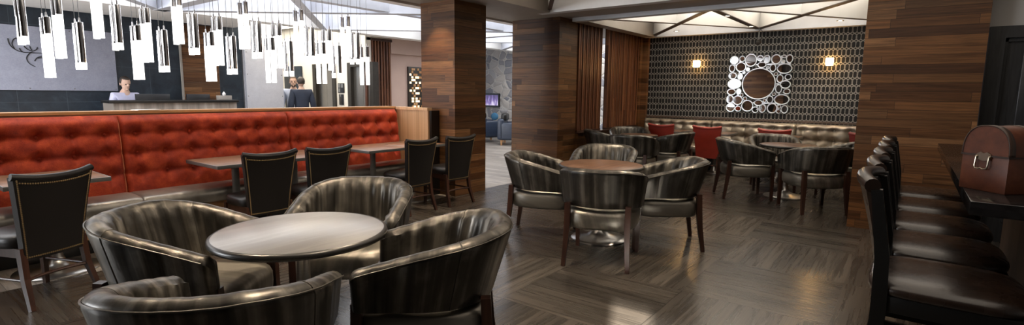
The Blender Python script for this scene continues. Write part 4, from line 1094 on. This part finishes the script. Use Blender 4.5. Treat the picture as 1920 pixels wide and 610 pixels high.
def downlight(x, y, z, e, label, aim=None, ang=95, c=(1., .80, .58), blend=.6):  # spots added to lift highlights and contrast, not known fixtures
    global dl0
    if dl0 is None:
        t = dl0 = thing('added_downlight', label, 'ceiling light', (x, y, z), 0, 'added ceiling downlights')
        mb = MB(); mb.lathe([(.034, 0), (.034, -.008), (.052, -.008), (.054, -.004), (.054, 0)], n=24, cap=False); mb.build('trim_ring', steel, t)
        mb = MB(); mb.lathe([(.004, -.003), (.034, -.003)], n=20); mb.build('lens', spot_glass, t, smooth=0)
    else: place(copy_tree(dl0), (x, y, z), 0, label)
    l = bpy.data.lights.new('added_downlight_beam', 'SPOT'); l.energy = e; l.color = c; l.spot_size = R(ang); l.spot_blend = blend; l.shadow_soft_size = .035
    o = bpy.data.objects.new('added_downlight_beam', l); COL.objects.link(o); o.location = (x, y, z - .03)
    d = Vector(aim or (x, y, 0)) - o.location; o.rotation_euler = d.to_track_quat('-Z', 'Y').to_euler()
for k, y in enumerate((.3, 1.6, 2.9, 4.2)):
    downlight(-5.25, y, 2.63, 36, 'added downlight in the hall beam, %s along the red banquette' % ORD[k], (-5.75, y + .3, .5), 85)
downlight(-5.1, 4.75, 2.63, 60, 'added downlight in front of the banquette pillar', (-5.15, 5.1, .8), 80)
for x, y, e, lb in ((-2.9, 2.5, 150, 'added downlight over the charcoal table group'), (-1.6, 1.5, 120, 'added downlight over the front right tub chair'), (-3.2, .9, 120, 'added downlight over the front left tub chair'),
                 (-3.3, 5.0, 150, 'added downlight left of the walnut table'), (-1.4, 4.9, 150, 'added downlight right of the walnut table')):
    downlight(x, y, 2.60, e, lb)
for x, e, lb in ((-3.6, 25, 'slatted screen end'), (-2.3, 55, 'mirror'), (-1.0, 60, 'bar pillar')):
    downlight(x, 9.75, 2.60, e, 'added downlight over the tufted bench, %s' % lb, (x, 10.15, .6), 85)
downlight(-2.3, 8.3, 2.60, 60, 'added downlight over the alcove aisle')
def area(name, loc, rot, sx, sy, e, c):
    l = bpy.data.lights.new(name, 'AREA'); l.shape = 'RECTANGLE'; l.size = sx; l.size_y = sy; l.energy = e; l.color = c
    o = bpy.data.objects.new(name, l); COL.objects.link(o); o.location = loc; o.rotation_euler = rot; return o
for i, (a, b) in enumerate(WIN):
    area('window_daylight', ((a + b) / 2, -4.2, 1.65), (R(90), 0, 0), 2.1, 1.75, 270, (.93, .96, 1.))
sl = bpy.data.lights.new('sun', 'SUN'); sl.energy = 95; sl.angle = R(.6); sl.color = (1., .93, .82)
so = bpy.data.objects.new('sun', sl); COL.objects.link(so); so.rotation_euler = Vector((-.4036, .877, -.255)).to_track_quat('-Z', 'Y').to_euler()
w = bpy.data.worlds.new('world'); scene.world = w; w.use_nodes = True
w.node_tree.nodes['Background'].inputs[0].default_value = (.75, .85, 1, 1); w.node_tree.nodes['Background'].inputs[1].default_value = 1.0

scene.view_settings.view_transform = 'Standard'; scene.view_settings.look = 'None'; scene.view_settings.gamma = 1; scene.view_settings.use_curve_mapping = False
scene.view_settings.exposure = 0.2
scene.cycles.use_denoising = True
scene.cycles.max_bounces = 8; scene.cycles.diffuse_bounces = 4; scene.cycles.glossy_bounces = 4
scene.cycles.sample_clamp_indirect = 6
